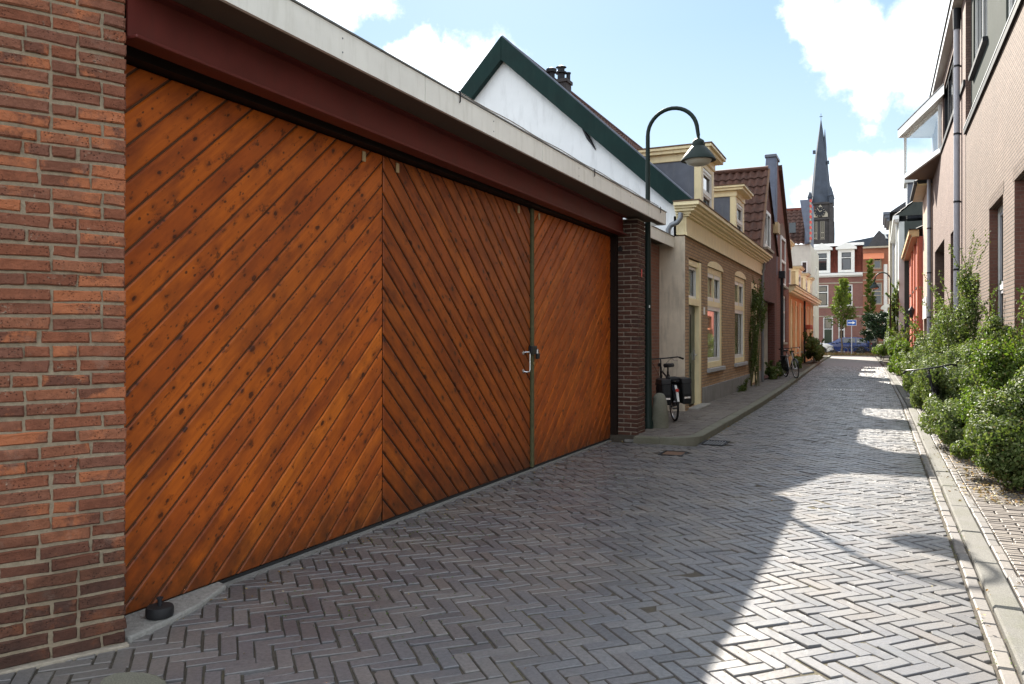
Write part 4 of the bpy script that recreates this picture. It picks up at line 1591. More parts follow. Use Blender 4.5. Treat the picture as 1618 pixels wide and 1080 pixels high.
# ---------------------------------------------------------------- house with the cream cornice
h1 = thing('brick_house', 'yellow-brown brick house with cream cornice, two dormers and a white side gable', 'house', (-3.4, 20.8, 0))
F1 = Face('X+', -3.4)
ops = [(15.58, 16.85, .1, 3.12), (17.48, 19.35, .84, 3.1), (21.1, 22.95, .84, 3.15), (24.05, 25.4, .15, 3.18)]
fwall(h1, F1, 15.25, 26.3, 0, 3.9, .22, ops, M['h1_brick'])
b = MB()
fbox(b, F1, 16.87, 24.03, .002, .03, .08, .46)
fbox(b, F1, 25.42, 26.28, .002, .03, .08, .46)
b.build('plinth', M['plinth'], h1, bevel=.01)
# side: stucco below, white painted gable above
MB().box(-4.7, -3.398, 15.235, 15.249, -.05, 3.5).box(-4.7, -3.62, 15.249, 15.5, -.05, 3.5).build('side_wall', M['stucco'], h1)
gw = MB()
gw.prism([(-11.2, 3.44), (-3.62, 3.44), (-3.42, 3.6), (-3.42, 4.12), (-7.3, 7.75), (-11.2, 4.1)], 15.25, 15.5, 1)
gw.build('gable_wall', M['white_wash'], h1)
vb = MB()
vb.prism([(-7.3, 7.97), (-3.22, 4.16), (-3.66, 4.13), (-7.3, 7.46)], 15.1, 15.24, 1)
vb.build('verge_board', M['verge_green'], h1, bevel=.006)
vb = MB()
vb.prism([(-7.305, 7.97), (-7.305, 7.46), (-11.1, 3.6), (-11.5, 3.6)], 15.1, 15.24, 1)
vb.build('verge_board', M['verge_green'], h1, bevel=.006)
MB().tube([(-7.3, 15.16, 7.985), (-3.25, 15.16, 4.2)], .022, 6).tube([(-7.3, 15.16, 7.985), (-11.4, 15.16, 3.75)], .022, 6).build('verge_trim', M['lead'], h1)
# wall anchor
an = MB()
an.tube([(-5.52, 15.225, 5.86), (-5.44, 15.215, 5.72), (-5.38, 15.215, 5.62), (-5.3, 15.215, 5.5), (-5.22, 15.225, 5.36)], [.012, .026, .04, .026, .012], 6)
an.build('wall_anchor', M['anthracite'], h1)
tile_roof((-3.3, 15.25, 4.12), (-3.3, 26.35, 4.12), (-4.0, 0, 3.74), M['tile_brown'], h1, name='roof_tiles')
MB().quad((-7.3, 15.25, 7.86), (-7.3, 26.35, 7.86), (-11.2, 26.35, 4.1), (-11.2, 15.25, 4.1)).build('rear_roof', M['tile_brown'], h1)
MB().box(-7.4, -7.2, 15.24, 26.35, 7.84, 7.93).build('ridge', M['tile_brown'], h1, bevel=.03)
MB().box(-11.2, -3.62, 26.32, 26.45, 0, 4.1).box(-6.2, -6.1, 15.5, 26.3, 0, 3.9).box(-6.1, -3.62, 15.5, 26.3, 3.85, 3.9).box(-6.1, -3.62, 15.5, 26.3, 0, .12).build('inner_wall', M['dark'], h1)
# frieze, architrave, cornice
b = MB()
fbox(b, F1, 15.2, 26.32, .0, .04, 3.52, 3.872)
fbox(b, F1, 15.17, 26.32, .04, .06, 3.50, 3.56)
b.box(-3.56, -3.4, 15.195, 15.234, 3.52, 3.872)
b.build('frieze', M['cream'], h1, bevel=.004)
b = MB()
for z0, z1, pr in ((3.872, 3.91, .10), (3.91, 3.96, .14), (3.96, 4.01, .22), (4.01, 4.055, .27), (4.055, 4.13, .33)):
    fbox(b, F1, 15.25 - pr * .9, 26.45, -.16, pr, z0, z1)
b.build('cornice', M['cream'], h1, bevel=.008)
b = MB()
fbox(b, F1, 14.94, 26.46, -.17, .345, 4.131, 4.15)
b.build('gutter_edge', M['oak'], h1)
# door
dr = MB()
fbox(dr, F1, 15.6, 15.68, -.13, -.03, .1, 3.1)
fbox(dr, F1, 16.62, 16.83, -.13, -.005, .1, 3.1)
fbox(dr, F1, 15.68, 16.62, -.13, -.03, 2.98, 3.1)
fbox(dr, F1, 15.68, 16.62, -.13, .0, 2.18, 2.32)
dr.build('door_frame', M['cream'], h1, bevel=.008)
d = MB()
fbox(d, F1, 15.69, 16.61, -.135, -.1, .14, 2.17)
fbox(d, F1, 15.82, 16.12, -.1, -.09, .35, 1.0)
fbox(d, F1, 16.2, 16.48, -.1, -.09, .35, 1.0)
fbox(d, F1, 15.82, 16.12, -.1, -.09, 1.2, 2.0)
fbox(d, F1, 16.2, 16.48, -.1, -.09, 1.2, 2.0)
do = d.build('door', M['dark_door'], h1, bevel=.006)
hb = MB()
fbox(hb, F1, 16.5, 16.56, -.09, -.075, 1.05, 1.27)
hb.tube([F1.w(16.53, -.08, 1.16), F1.w(16.53, -.03, 1.16), F1.w(16.42, -.03, 1.16)], .01, 6)
hb.build('handle', M['chrome'], do)
tw_ = window(h1, F1, 15.69, 16.61, 2.33, 2.97, M['white'], M['glass'], .12, .05)
b = MB()
for i in range(6):
    fbox(b, F1, 15.72 + i * .075, 15.76 + i * .075, -.17, -.165, 2.37, 2.94)
b.build('blind', M['red_fabric'], tw_)
b = MB(); fbox(b, F1, 15.56, 16.87, -.02, .2, -.02, .13)
b.build('step', M['concrete'], h1, bevel=.012)
b = MB(); fbox(b, F1, 17.02, 17.16, .001, .012, 2.02, 2.18)
b.build('number_plate', M['white'], h1)
# the two tall windows and the narrow cream door
for ya, yb, zb in ((17.48, 19.35, 3.1), (21.1, 22.95, 3.15)):
    window(h1, F1, ya, yb, .84, zb, M['cream'], M['glass'], .1, .13, trans=(.64,), mull=(.5,), sill=M['sill_stone'], sash=M['white'], curtain='b', proud=.07, low_mull=False)
    # shallow segmental arch over the window
    ar = MB()
    ym, wd = (ya + yb) / 2, (yb - ya) / 2
    top = [(ym + wd * math.cos(a) * 1.02, zb + .16 * math.sin(a)) for a in [i * math.pi / 10 for i in range(11)]]
    ar.prism(top, -3.45, -3.385, 0)
    ar.build('arch_panel', M['cream'], h1)
cd = window(h1, F1, 24.05, 25.4, .15, 3.18, M['cream'], M['glass_dark'], .1, .2, trans=(.7,), name='door', proud=.08)
# downpipe at the far end, gutter outlet pipe at the near end
pipe(h1, 'downpipe', [(-3.3, 26.12, 3.9), (-3.3, 26.12, 3.7), (-3.34, 26.12, 3.6), (-3.34, 26.12, .1)], .045, M['zinc'])
pipe(h1, 'outlet_pipe', [(-3.44, 15.05, 3.92), (-3.44, 15.03, 3.82), (-3.5, 15.03, 3.74), (-3.62, 15.04, 3.7), (-3.68, 15.05, 3.62), (-3.68, 15.05, 3.45)], .05, M['zinc'])


def dormer(par, Y0, Y1, Xf, z0, z1, depth, cheek, trimm, winmat, corn=.2, ends=.12, thk=.3):
    """flat-roofed dormer: two cheeks, trim corner posts, window, overhanging cornice"""
    F = Face('X+', Xf)
    b = MB()
    b.prism([F.w(q_, 0, 0)[1::-1] if False else (F.w(0, n_, 0)[0], q_) for n_, q_ in ((-.16, Y0), (-depth, Y0), (-depth, Y1), (-.16, Y1), (-.16, Y1 - .05), (-depth + .05, Y1 - .05), (-depth + .05, Y0 + .05), (-.16, Y0 + .05))], z0, z1, 2)
    d_ = b.build('dormer', cheek, par)
    b = MB()
    fbox(b, F, Y0 - .012, Y0 + .2, -.155, 0, z0, z1)
    fbox(b, F, Y1 - .2, Y1 + .012, -.155, 0, z0, z1)
    fbox(b, F, Y0 + .2, Y1 - .2, -.12, 0, z1 - .12, z1)
    fbox(b, F, Y0 + .2, Y1 - .2, -.12, 0, z0, z0 + .1)
    b.build('surround', trimm, d_, bevel=.006)
    window(par, F, Y0 + .21, Y1 - .21, z0 + .11, z1 - .13, M['white'], winmat, .06, .07, trans=(.5,), sash=M['white'])
    b = MB()
    fbox(b, F, Y0 - .03, Y1 + .03, -depth, .03, z1 + .002, z1 + thk * .55)
    fbox(b, F, Y0 - ends, Y1 + ends, -depth, corn, z1 + thk * .55, z1 + thk * .8)
    fbox(b, F, Y0 - ends - .04, Y1 + ends + .04, -depth, corn + .05, z1 + thk * .8, z1 + thk)
    b.build('cornice', trimm, d_, bevel=.008)
    b = MB()
    fbox(b, F, Y0 - ends - .05, Y1 + ends + .05, -depth, corn + .06, z1 + thk + .002, z1 + thk + .03)
    b.build('roof_edge', M['oak'], d_)
    b = MB()
    fbox(b, F, Y0 + .06, Y1 - .06, -depth, -.3, z0, z0 + .02)
    fbox(b, F, Y0 + .06, Y1 - .06, -.9, -.85, z0 + .02, z1)
    b.build('inside', M['dark'], d_)


dormer(h1, 17.3, 18.75, -3.5, 4.12, 5.42, 1.75, M['lead'], M['cream'], M['glass_dark'])
dormer(h1, 21.9, 23.35, -3.5, 4.12, 5.36, 1.7, M['lead'], M['cream'], M['glass_dark'], thk=.28)
# chimney and flues behind the gable
ch = MB()
ch.box(-7.17, -6.87, 17.85, 18.2, 7.1, 7.75)
ch.box(-7.2, -6.84, 17.82, 18.23, 7.75, 7.83)
c_ = ch.build('chimney', M['church_brick'], h1)
MB().lathe([(.09, 7.83), (.09, 8.0), (.14, 8.01), (.14, 8.04), (.085, 8.07), (.085, 8.15), (.135, 8.16), (.02, 8.21)], (-7.06, 18.0, 0), 14).build('pot', M['anthracite'], c_, smooth=True)
MB().lathe([(.05, 7.83), (.05, 8.0), (.065, 8.01), (.065, 8.04)], (-6.91, 18.1, 0), 12).build('pot', M['anthracite'], c_)
for (x, y, z0, z1, r) in ((-6.75, 16.6, 7.1, 7.55, .08), (-8.15, 16.2, 6.7, 7.75, .1), (-8.65, 15.8, 6.3, 6.95, .07)):
    MB().lathe([(r, z0), (r, z1), (r * 1.5, z1 + .01), (r * 1.5, z1 + .09), (r * .6, z1 + .12)], (x, y, 0), 12).build('flue', M['anthracite'], h1)

# ---------------------------------------------------------------- recessed garden wall with second fascia
rc = thing('recessed_wall', 'soft red brick wall set back behind the lamp post under a white eave', 'wall', (-3.9, 13.5, 0))
MB().box(-4.1, -3.9, 11.76, 15.23, -.05, 3.33).build('wall', M['recess_brick'], rc)
MB().box(-3.6, -3.622, 12.36, 15.2, 3.28, 3.485).build('fascia_board', M['fascia'], rc)
MB().box(-3.622, -4.1, 12.36, 15.23, 3.36, 3.375).build('soffit', M['soffit'], rc)
MB().box(-3.59, -3.66, 12.36, 15.21, 3.487, 3.5).build('edge_trim', M['edge_strip'], rc)
b = MB()
b.tube([(-3.86, 15.15, 1.1), (-3.86, 15.15, .15)], .05, 8)

# ---------------------------------------------------------------- gate house with brown tiled roof
h2 = thing('gate_house', 'dark red brick house with steep brown pantile roof and a tall dark gateway', 'house', (-3.5, 28.8, 0))
F2 = Face('X+', -3.5)
fwall(h2, F2, 26.46, 31.4, 0, 4.4, .25, [(27.45, 30.75, .1, 2.78), (27.35, 29.0, 4.3999, 4.4)], M['h2_brick'])
gp = MB()
gp.prism([(26.46, 4.4), (31.4, 4.4), (31.4, 4.62), (28.2, 7.22), (26.3, 4.5)], -3.75, -3.5, 0)
gp.build('gable_wall', M['h2_brick'], h2)
window(h2, Face('X+', -3.38), 27.35, 29.0, 4.55, 5.85, M['white'], M['glass_dark'], .1, .12, mull=(.5,), sill=M['stone'])
tile_roof((-3.42, 26.15, 4.35), (-8.5, 26.15, 4.35), (0, 2.05, 2.95), M['tile_brown'], h2, name='roof_tiles', tw=.24, rh=.36, amp=.04)
tile_roof((-3.42, 31.45, 4.55), (-8.5, 31.45, 4.55), (0, -3.25, 2.75), M['tile_brown'], h2, name='roof_tiles', tw=.24, rh=.36, amp=.04)
MB().tube([(-3.42, 28.2, 7.33), (-8.5, 28.2, 7.33)], .09, 8).build('ridge_tile', M['tile_brown'], h2)
MB().prism([(26.1, 4.3), (28.2, 7.32), (28.2, 7.15), (26.25, 4.25)], -3.5, -3.36, 0).build('verge_board', M['oak'], h2)
MB().box(-3.55, -3.32, 30.2, 30.9, 5.35, 5.75).build('gable_box', M['cream_dark'], h2)
gt = MB()
for i in range(12):
    ya = 27.47 + i * .273
    fbox(gt, F2, ya + .005, ya + .268, -.62, -.58, .12, 2.76)
gt.build('gate', M['black_green'], h2)
MB().box(-4.3, -3.75, 30.76, 30.9, 0, 2.8).box(-4.3, -3.75, 27.3, 27.44, 0, 2.8).box(-4.3, -3.75, 27.44, 30.76, 2.79, 2.9).build('gateway_wall', M['stucco'], h2)
MB().box(-8.5, -3.75, 26.46, 26.55, 0, 4.4).build('side_wall', M['h2_brick'], h2)

# ---------------------------------------------------------------- tall house with blue-grey party wall
h3 = thing('tall_gable_house', 'red brick house whose blue-grey chimney wall rises above the brown roof', 'house', (-3.55, 34, 0))
F3 = Face('X+', -3.55)
fwall(h3, F3, 31.45, 36.45, 0, 4.5, .25, [(33.7, 35.3, 1.3, 3.25)], M['h3_brick'])
gp = MB()
gp.prism([(31.45, 4.5), (36.45, 4.5), (36.45, 4.8), (33.0, 8.2), (31.45, 8.2)], -3.8, -3.55, 0)
gp.build('gable_wall', M['h3_brick'], h3)
gp = MB()
gp.prism([(-3.53, 3.9), (-3.53, 8.4), (-3.9, 8.4), (-3.98, 7.2), (-4.5, 5.9), (-6.5, 3.9)], 31.41, 31.9, 1)
gp.build('party_wall', M['grey_party'], h3, bevel=.02)
MB().box(-3.5, -3.94, 31.36, 32.5, 8.4, 8.52).build('chimney_cap', M['lead'], h3, bevel=.02)
MB().box(-3.56, -3.88, 31.9, 32.5, 7.8, 8.4).build('chimney', M['h2_brick'], h3)
MB().prism([(32.5, 8.3), (36.7, 4.72), (36.7, 4.55), (32.5, 8.1)], -8.5, -3.42, 0).build('roof', M['tile_brown'], h3)
window(h3, Face('X+', -3.45), 33.0, 34.75, 3.6, 5.6, M['white'], M['glass_dark'], .1, .12, trans=(.5,), sill=M['stone'])
window(h3, F3, 33.7, 35.3, 1.3, 3.25, M['white'], M['glass_dark'], .1, .1, trans=(.65,), sill=M['stone'])
ar = MB()
ar.prism([(33.85 + 1.0 * math.cos(a), 5.62 + .55 * math.sin(a)) for a in [i * math.pi / 8 for i in range(9)]], -3.56, -3.53, 0)
ar.build('arch', M['oak'], h3)
dp = MB().tube([(-3.44, 32.63, 4.0), (-3.44, 32.63, .1)], .06, 8)
dp.box(-3.54, -3.32, 32.45, 32.8, 3.85, 4.12)
dp.build('downpipe', M['anthracite'], h3)
o = MB().box(-3.52, -3.2, 32.3, 32.85, .08, .62).build('planter_box', M['anthracite'], loc=(-3.35, 32.6, .08), bevel=.02)
tag(o, 'dark planter box at the foot of the black downpipe', 'planter')

# ---------------------------------------------------------------- peach house with cornice and dormers
h4 = thing('peach_house', 'low peach coloured house with cream pilasters, deep eave and four dormers', 'house', (-3.75, 45, 0))
F4 = Face('X+', -3.75)
ops = []
wy = [(37.1, 38.3), (39.3, 40.6), (41.7, 43.0), (44.1, 45.4), (46.5, 47.9), (49.1, 50.5), (51.6, 52.7)]
for a, b_ in wy: ops.append((a, b_, .75, 3.1))
fwall(h4, F4, 36.5, 53.6, 0, 3.5, .25, ops, M['peach'])
for a, b_ in wy:
    window(h4, F4, a, b_, .75, 3.1, M['cream'], M['glass_dark'], .1, .12, trans=(.62,), sill=M['stone'])
    b = MB(); fbox(b, F4, a - .2, a - .005, .002, .05, .1, 3.3)
    b.build('pilaster', M['cream'], h4)
stepped(h4, 'cornice', M['cream'], F4, 36.5, 53.6, [(3.5, 3.58, .3), (3.58, 3.72, .42), (3.72, 3.8, .48)], (False, True))
b = MB(); fbox(b, F4, 36.4, 54.0, -.1, .5, 3.802, 3.83)
b.build('gutter_edge', M['oak'], h4)
tile_roof((-3.6, 36.5, 3.8), (-3.6, 53.6, 3.8), (-3.6, 0, 2.6), M['tile_brown'], h4, tw=.3, rh=.4, name='roof_tiles')
for a, c, zt in ((37.6, 39.6, 5.7), (43.4, 45.0, 4.95), (47.8, 49.2, 4.9), (51.2, 52.6, 4.9)):
    dormer(h4, a, c, -3.75, 3.82, zt, 1.6, M['cream_dark'], M['cream'], M['glass_dark'], corn=.12, ends=.08, thk=.24)
o = MB().box(-3.7, -3.4, 46.6, 48.4, 1.95, 2.2).build('flower_box', M['flower_red'], loc=(-3.55, 47.5, 1.95), bevel=.02)
tag(o, 'terracotta red flower box fixed on the peach house front', 'flower box')
pipe(h4, 'downpipe', [(-3.66, 46.0, 3.5), (-3.66, 46.0, .1)], .05, M['anthracite'])

# ---------------------------------------------------------------- pale house with red tiled roof behind
h5 = thing('pale_house', 'tall pale rendered house with brown tiled roof and blue-grey parapet beyond the peach house', 'house', (-3.95, 57, 0))
MB().box(-9, -3.95, 54.0, 62, 0, 7.5).build('wall', M['pale_render'], h5)
tile_roof((-9, 53.9, 7.5), (-4.25, 53.9, 7.5), (0, 3.2, 2.75), M['tile_brown'], h5, tw=.33, rh=.42, amp=.05, name='roof_tiles')
MB().prism([(-4.55, 10.3), (-3.97, 10.3), (-3.97, 7.55), (-4.12, 7.55)], 53.5, 53.8, 1).build('parapet_face', M['grey_party'], h5)
MB().prism([(53.8, 7.5), (57.1, 7.5), (57.1, 10.4), (53.8, 10.32)], -4.28, -3.96, 0).build('parapet', M['grey_party'], h5)
MB().box(-9, -3.9, 57.0, 57.3, 10.2, 10.36).build('ridge', M['tile_red'], h5)
rb, wb = MB(), MB()
for i in range(16):
    z = 7.55 + i * .172
    (rb if i % 2 else wb).box(-3.96 if i % 2 else -3.96, -3.84 if i % 2 else -3.88, 53.48, 53.78, z, z + .165)
rb.build('red_edge_bricks', M['sticker_red'], h5)
wb.build('white_edge_bricks', M['stone'], h5)
MB().box(-5.25, -4.85, 54.05, 54.5, 8.3, 8.95).build('skylight', M['glass_dark'], h5)
FY5 = Face('Y-', 54.0)
window(h5, Face('Y-', 53.9), -4.5, -4.12, 5.6, 6.4, M['white'], M['glass_dark'], .09, .07)
window(h5, Face('X+', -3.86), 55.2, 56.6, 1, 3, M['white'], M['glass_dark'], .09, .1)
window(h5, Face('X+', -3.86), 58.2, 59.6, 4.4, 6.4, M['white'], M['glass_dark'], .09, .1)

# ---------------------------------------------------------------- right side: light brick building
r1 = thing('light_brick_building', 'sunlit light pinkish brick building with tall windows and grey attic on the right', 'building', (2.0, 15, 0))
FR = Face('X-', 2.0)
ops = [(7.9, 9.8, .5, 4.06), (13.0, 14.93, .5, 4.06), (16.2, 18.11, .5, 4.06)]
fwall(r1, FR, 6.0, 22.68, 0, 6.62, .35, ops, M['r1_brick'])
for a, b_ in ((7.9, 9.8), (13.0, 14.93), (16.2, 18.11)):
    window(r1, FR, a, b_, .5, 4.06, M['white'], M['glass_dark'], .2, .1, trans=(.56,), sash=M['pipe_grey'], sill=M['sill_stone'])
    for ua, ub in ((b_ - .006, b_ + .001), (a - .001, a + .006)):
        b = MB()
        fbox(b, FR, ua, ub, -.14, -.004, .5, 4.055)
        b.build('reveal', M['r1_reveal'], r1)
    lb = MB()
    k = a - .1
    while k < b_ + .1:
        fbox(lb, FR, k, k + .052, .001, .006, 4.065, 4.27)
        k += .064
    lb.build('soldier_course', M['r1_brick'], r1, kind='stuff')
b = MB(); fbox(b, FR, 5.9, 22.7, -.3, .05, 6.62, 6.75)
b.build('capping', M['anthracite'], r1)
b = MB(); fbox(b, FR, 5.9, 22.7, -.3, .06, 6.752, 6.775)
b.build('capping_edge', M['white'], r1)
b = MB(); fbox(b, FR, 22.69, 22.72, -.1, .006, 0, 6.6)
b.build('joint', M['anthracite'], r1)
FA = Face('X-', 2.12)
aops = [(8.4, 11.2, 6.78, 9.4), (14.0, 16.8, 6.78, 9.4), (19.5, 22.2, 7.95, 10.0)]
fwall(r1, FA, 6.0, 22.68, 6.776, 10.25, .3, aops, M['panel_grey'], 'attic_wall')
for a, b_, z0, z1 in aops:
    window(r1, FA, a, b_, z0, z1, M['white'], M['glass_coated'], .09, .09, mull=(.5,))
b = MB(); fbox(b, FA, 19.4, 22.3, -.05, .1, 7.84, 7.94)
b.build('sill', M['anthracite'], r1)
b = MB(); fbox(b, FA, 6, 22.7, -.3, .25, 10.25, 10.45)
b.build('eave', M['white'], r1)
MB().box(2.36, 8, 6, 22.68, 0, .2).box(7.9, 8, 6, 22.68, .2, 10.25).box(2.42, 8, 5.8, 6, 0, 10.25).box(2.42, 8, 22.4, 22.6, 0, 10.2).box(2.42, 7.9, 6, 22.4, 6.4, 6.6).build('inner_wall', M['dark'], r1)
MB().box(2.1, 8, 5.8, 22.7, 10.46, 10.6).build('roof', M['tile_grey'], r1)

# ---------------------------------------------------------------- dark brown brick building with oriel
r2 = thing('dark_brick_building', 'dark brown brick building with a projecting white glazed oriel window', 'building', (2.0, 29, 0))
FR2 = Face('X-', 2.0)
ops = [(25.9, 27.25, 1.0, 4.65), (29.7, 34.5, .1, 4.8), (24.3, 30.4, 8.05, 9.9)]
fwall(r2, FR2, 22.73, 36.15, 0, 10.3, .4, ops, M['r2_brick'])
window(r2, FR2, 25.9, 27.25, 1.0, 4.65, M['anthracite'], M['glass_dark'], .18, .08, trans=(.6,))
window(r2, FR2, 24.3, 30.4, 8.05, 9.9, M['anthracite'], M['glass_dark'], .1, .1, mull=(.25, .5, .75))
b = MB(); fbox(b, FR2, 22.8, 31.0, .0, .05, 7.9, 8.04)
b.build('sill_band', M['anthracite'], r2)
b = MB()
fbox(b, FR2, 29.7, 34.5, -.95, -.9, .1, 4.8)
b.build('recess_door', M['anthracite'], r2)
b = MB()
fbox(b, FR2, 34.5, 34.6, -.95, -.4, .1, 4.8)
fbox(b, FR2, 29.6, 29.7, -.95, -.4, .1, 4.8)
fbox(b, FR2, 29.7, 34.5, -.95, -.4, 4.8, 4.9)
b.build('recess_wall', M['grey_render'], r2)
b = MB(); fbox(b, FR2, 22.73, 36.2, -.4, .22, 10.3, 10.5)
b.build('eave_fascia', M['white'], r2)
b = MB(); fbox(b, FR2, 22.7, 36.25, -.4, .26, 10.502, 10.54)
b.build('eave_edge', M['anthracite'], r2)
MB().box(2.4, 8, 22.74, 36.15, 0, .1).box(7.9, 8, 22.74, 36.15, .1, 10.3).box(2.4, 8, 36.05, 36.15, .1, 10.3).box(2.4, 8, 22.74, 22.84, .1, 10.3).build('inner_wall', M['dark'], r2)
MB().box(2.0, 8, 22.7, 36.2, 10.545, 10.65).build('roof', M['tile_grey'], r2)
# triangular oriel: near end on the wall, far end 1.15 m out
ori = [(1.995, 30.9), (.98, 35.6), (1.995, 36.0)]
def oriel_band(z0, z1, grow, mat, name, parent):
    c = (sum(p[0] for p in ori) / 3, sum(p[1] for p in ori) / 3)
    poly = [(1.998, 30.9 - grow * 3.4), (.98 - grow * .8, 35.6 + grow * .6), (1.998, 36.0 + grow * 1.2)]
    return MB().prism(poly, z0, z1, 2).build(name, mat, parent)
of = oriel_band(7.95, 8.12, .03, M['white'], 'oriel', r2)
oriel_band(7.9, 7.948, .0, M['oak'], 'underside', of)
oriel_band(9.62, 9.66, .0, M['white'], 'head', of)
oriel_band(9.66, 9.98, .3, M['white'], 'oriel_roof', of)
oriel_band(9.985, 10.01, .33, M['anthracite'], 'oriel_roof_edge', of)
def seg_post(p, z0, z1, r): return MB().box(p[0] - r, p[0] + r, p[1] - r, p[1] + r, z0, z1)
for p in ((1.0, 35.55), (1.95, 31.1)):
    seg_post(p, 8.12, 9.62, .05).build('post', M['white'], of)
A_, B_ = Vector((1.93, 31.2, 0)), Vector((1.02, 35.45, 0))
gl = MB()
d_ = (B_ - A_).normalized(); nn_ = Vector((-d_.y, d_.x, 0)) * .008
gl.add([A_ - nn_ + Vector((0, 0, 8.13)), B_ - nn_ + Vector((0, 0, 8.13)), B_ + nn_ + Vector((0, 0, 8.13)), A_ + nn_ + Vector((0, 0, 8.13)), A_ - nn_ + Vector((0, 0, 9.61)), B_ - nn_ + Vector((0, 0, 9.61)), B_ + nn_ + Vector((0, 0, 9.61)), A_ + nn_ + Vector((0, 0, 9.61))],
       [(0, 3, 2, 1), (4, 5, 6, 7), (0, 1, 5, 4), (1, 2, 6, 5), (2, 3, 7, 6), (3, 0, 4, 7)])
gl.build('pane', M['glass'], of)
MB().box(1.03, 1.92, 35.7, 35.715, 8.13, 9.61).build('pane', M['glass'], of)
# downpipes of the right side
pipe(r1, 'downpipe', [(1.9, 23.9, 10.2), (1.9, 23.9, .05)], .075, M['pipe_grey'], 12)
b = MB()
for z in (1.5, 3.3, 5.1, 6.9, 8.7):
    b.lathe([(.083, z), (.083, z + .05)], (1.9, 23.9, 0), 12)
    b.box(1.9, 2.0, 23.88, 23.92, z, z + .04)
b.build('pipe_bracket', M['anthracite'], r1)
b = MB().lathe([(.09, 9.7), (.1, 10.25)], (1.9, 23.9, 0), 12).build('pipe_head', M['anthracite'], r1)
pipe(r2, 'downpipe', [(1.88, 36.0, 7.9), (1.88, 36.0, .05)], .075, M['pipe_grey'], 12)
b = MB()
for z in (2.3, 4.1, 5.9):
    b.lathe([(.085, z), (.085, z + .05)], (1.88, 36.0, 0), 12)
b.build('pipe_bracket', M['anthracite'], r2)

# ---------------------------------------------------------------- tan house
r3 = thing('tan_brick_house', 'narrow tan brick house with overhanging dark eave and white garage lintel', 'house', (1.85, 38, 0))
FR3 = Face('X-', 1.85)
fwall(r3, FR3, 36.2, 40.2, 0, 7.7, .3, [(36.7, 39.3, .05, 2.3)], M['r3_brick'])
b = MB(); fbox(b, FR3, 36.6, 39.4, .002, .05, 2.3, 3.2)
b.build('lintel_panel', M['white'], r3)
b = MB(); fbox(b, FR3, 36.7, 39.3, -.35, -.3, .05, 2.3)
b.build('garage_door', M['anthracite'], r3)
b = MB(); fbox(b, FR3, 36.1, 40.4, -.3, .4, 7.7, 7.78); fbox(b, FR3, 36.1, 40.4, .38, .4, 7.78, 7.86)
b.build('eave', M['cream_dark'], r3)
b = MB(); fbox(b, FR3, 36.0, 40.5, .4, .52, 7.76, 7.9)
b.build('gutter', M['anthracite'], r3)
tile_roof((1.4, 36.0, 7.86), (1.4, 40.6, 7.86), (3.0, 0, 1.9), M['tile_grey'], r3, tw=.33, rh=.4, name='roof_tiles')
MB().box(2.15, 7, 36.2, 40.2, 0, 7.7).build('inner_wall', M['dark'], r3)

# ---------------------------------------------------------------- salmon red house
r4 = thing('salmon_house', 'salmon red painted house with a thick cornice and black wall lantern', 'house', (1.7, 45, 0))
FR4 = Face('X-', 1.7)
fwall(r4, FR4, 40.2, 53.0, 0, 6.1, .3, [(41.5, 43.0, .1, 2.5), (44.6, 46.0, .9, 2.7), (48, 49.4, .9, 2.7), (41.5, 42.9, 3.9, 5.6), (45, 46.4, 3.9, 5.6), (49, 50.4, 3.9, 5.6)], M['salmon'])
for a, b_, z0, z1 in ((41.5, 43.0, .1, 2.5), (44.6, 46.0, .9, 2.7), (48, 49.4, .9, 2.7), (41.5, 42.9, 3.9, 5.6), (45, 46.4, 3.9, 5.6), (49, 50.4, 3.9, 5.6)):
    window(r4, FR4, a, b_, z0, z1, M['salmon_trim'], M['glass_dark'], .12, .1, trans=(.6,), sill=M['anthracite'] if z0 > .5 else None)
for yy in (40.35, 43.9, 47.2):
    b = MB(); fbox(b, FR4, yy, yy + .35, .002, .07, 0, 6.1)
    b.build('pilaster', M['salmon_trim'], r4)
stepped(r4, 'cornice', M['cream_dark'], FR4, 40.2, 53.0, [(6.1, 6.2, .3), (6.2, 6.42, .42)], (False, False))
b = MB(); fbox(b, FR4, 40.1, 53.0, -.2, .44, 6.422, 6.45)
b.build('cornice_edge', M['anthracite'], r4)
MB().box(2.0, 7, 40.3, 53.0, 0, 6.1).build('inner_wall', M['dark'], r4)
tile_roof((1.6, 40.3, 6.45), (1.6, 53, 6.45), (3.2, 0, 1.7), M['tile_grey'], r4, tw=.33, rh=.4, name='roof_tiles')
lt = thing('wall_lantern', 'small black wall lantern on the salmon red house front', 'lantern', (1.6, 40.9, 2.35))
MB().tube([(1.69, 40.9, 2.35), (1.5, 40.9, 2.25), (1.42, 40.9, 2.4)], .02, 6).build('bracket', M['anthracite'], lt)
MB().lathe([(.06, 2.4), (.13, 2.75), (.15, 2.76), (.02, 2.95)], (1.42, 40.9, 0), 8).build('body', M['anthracite'], lt)

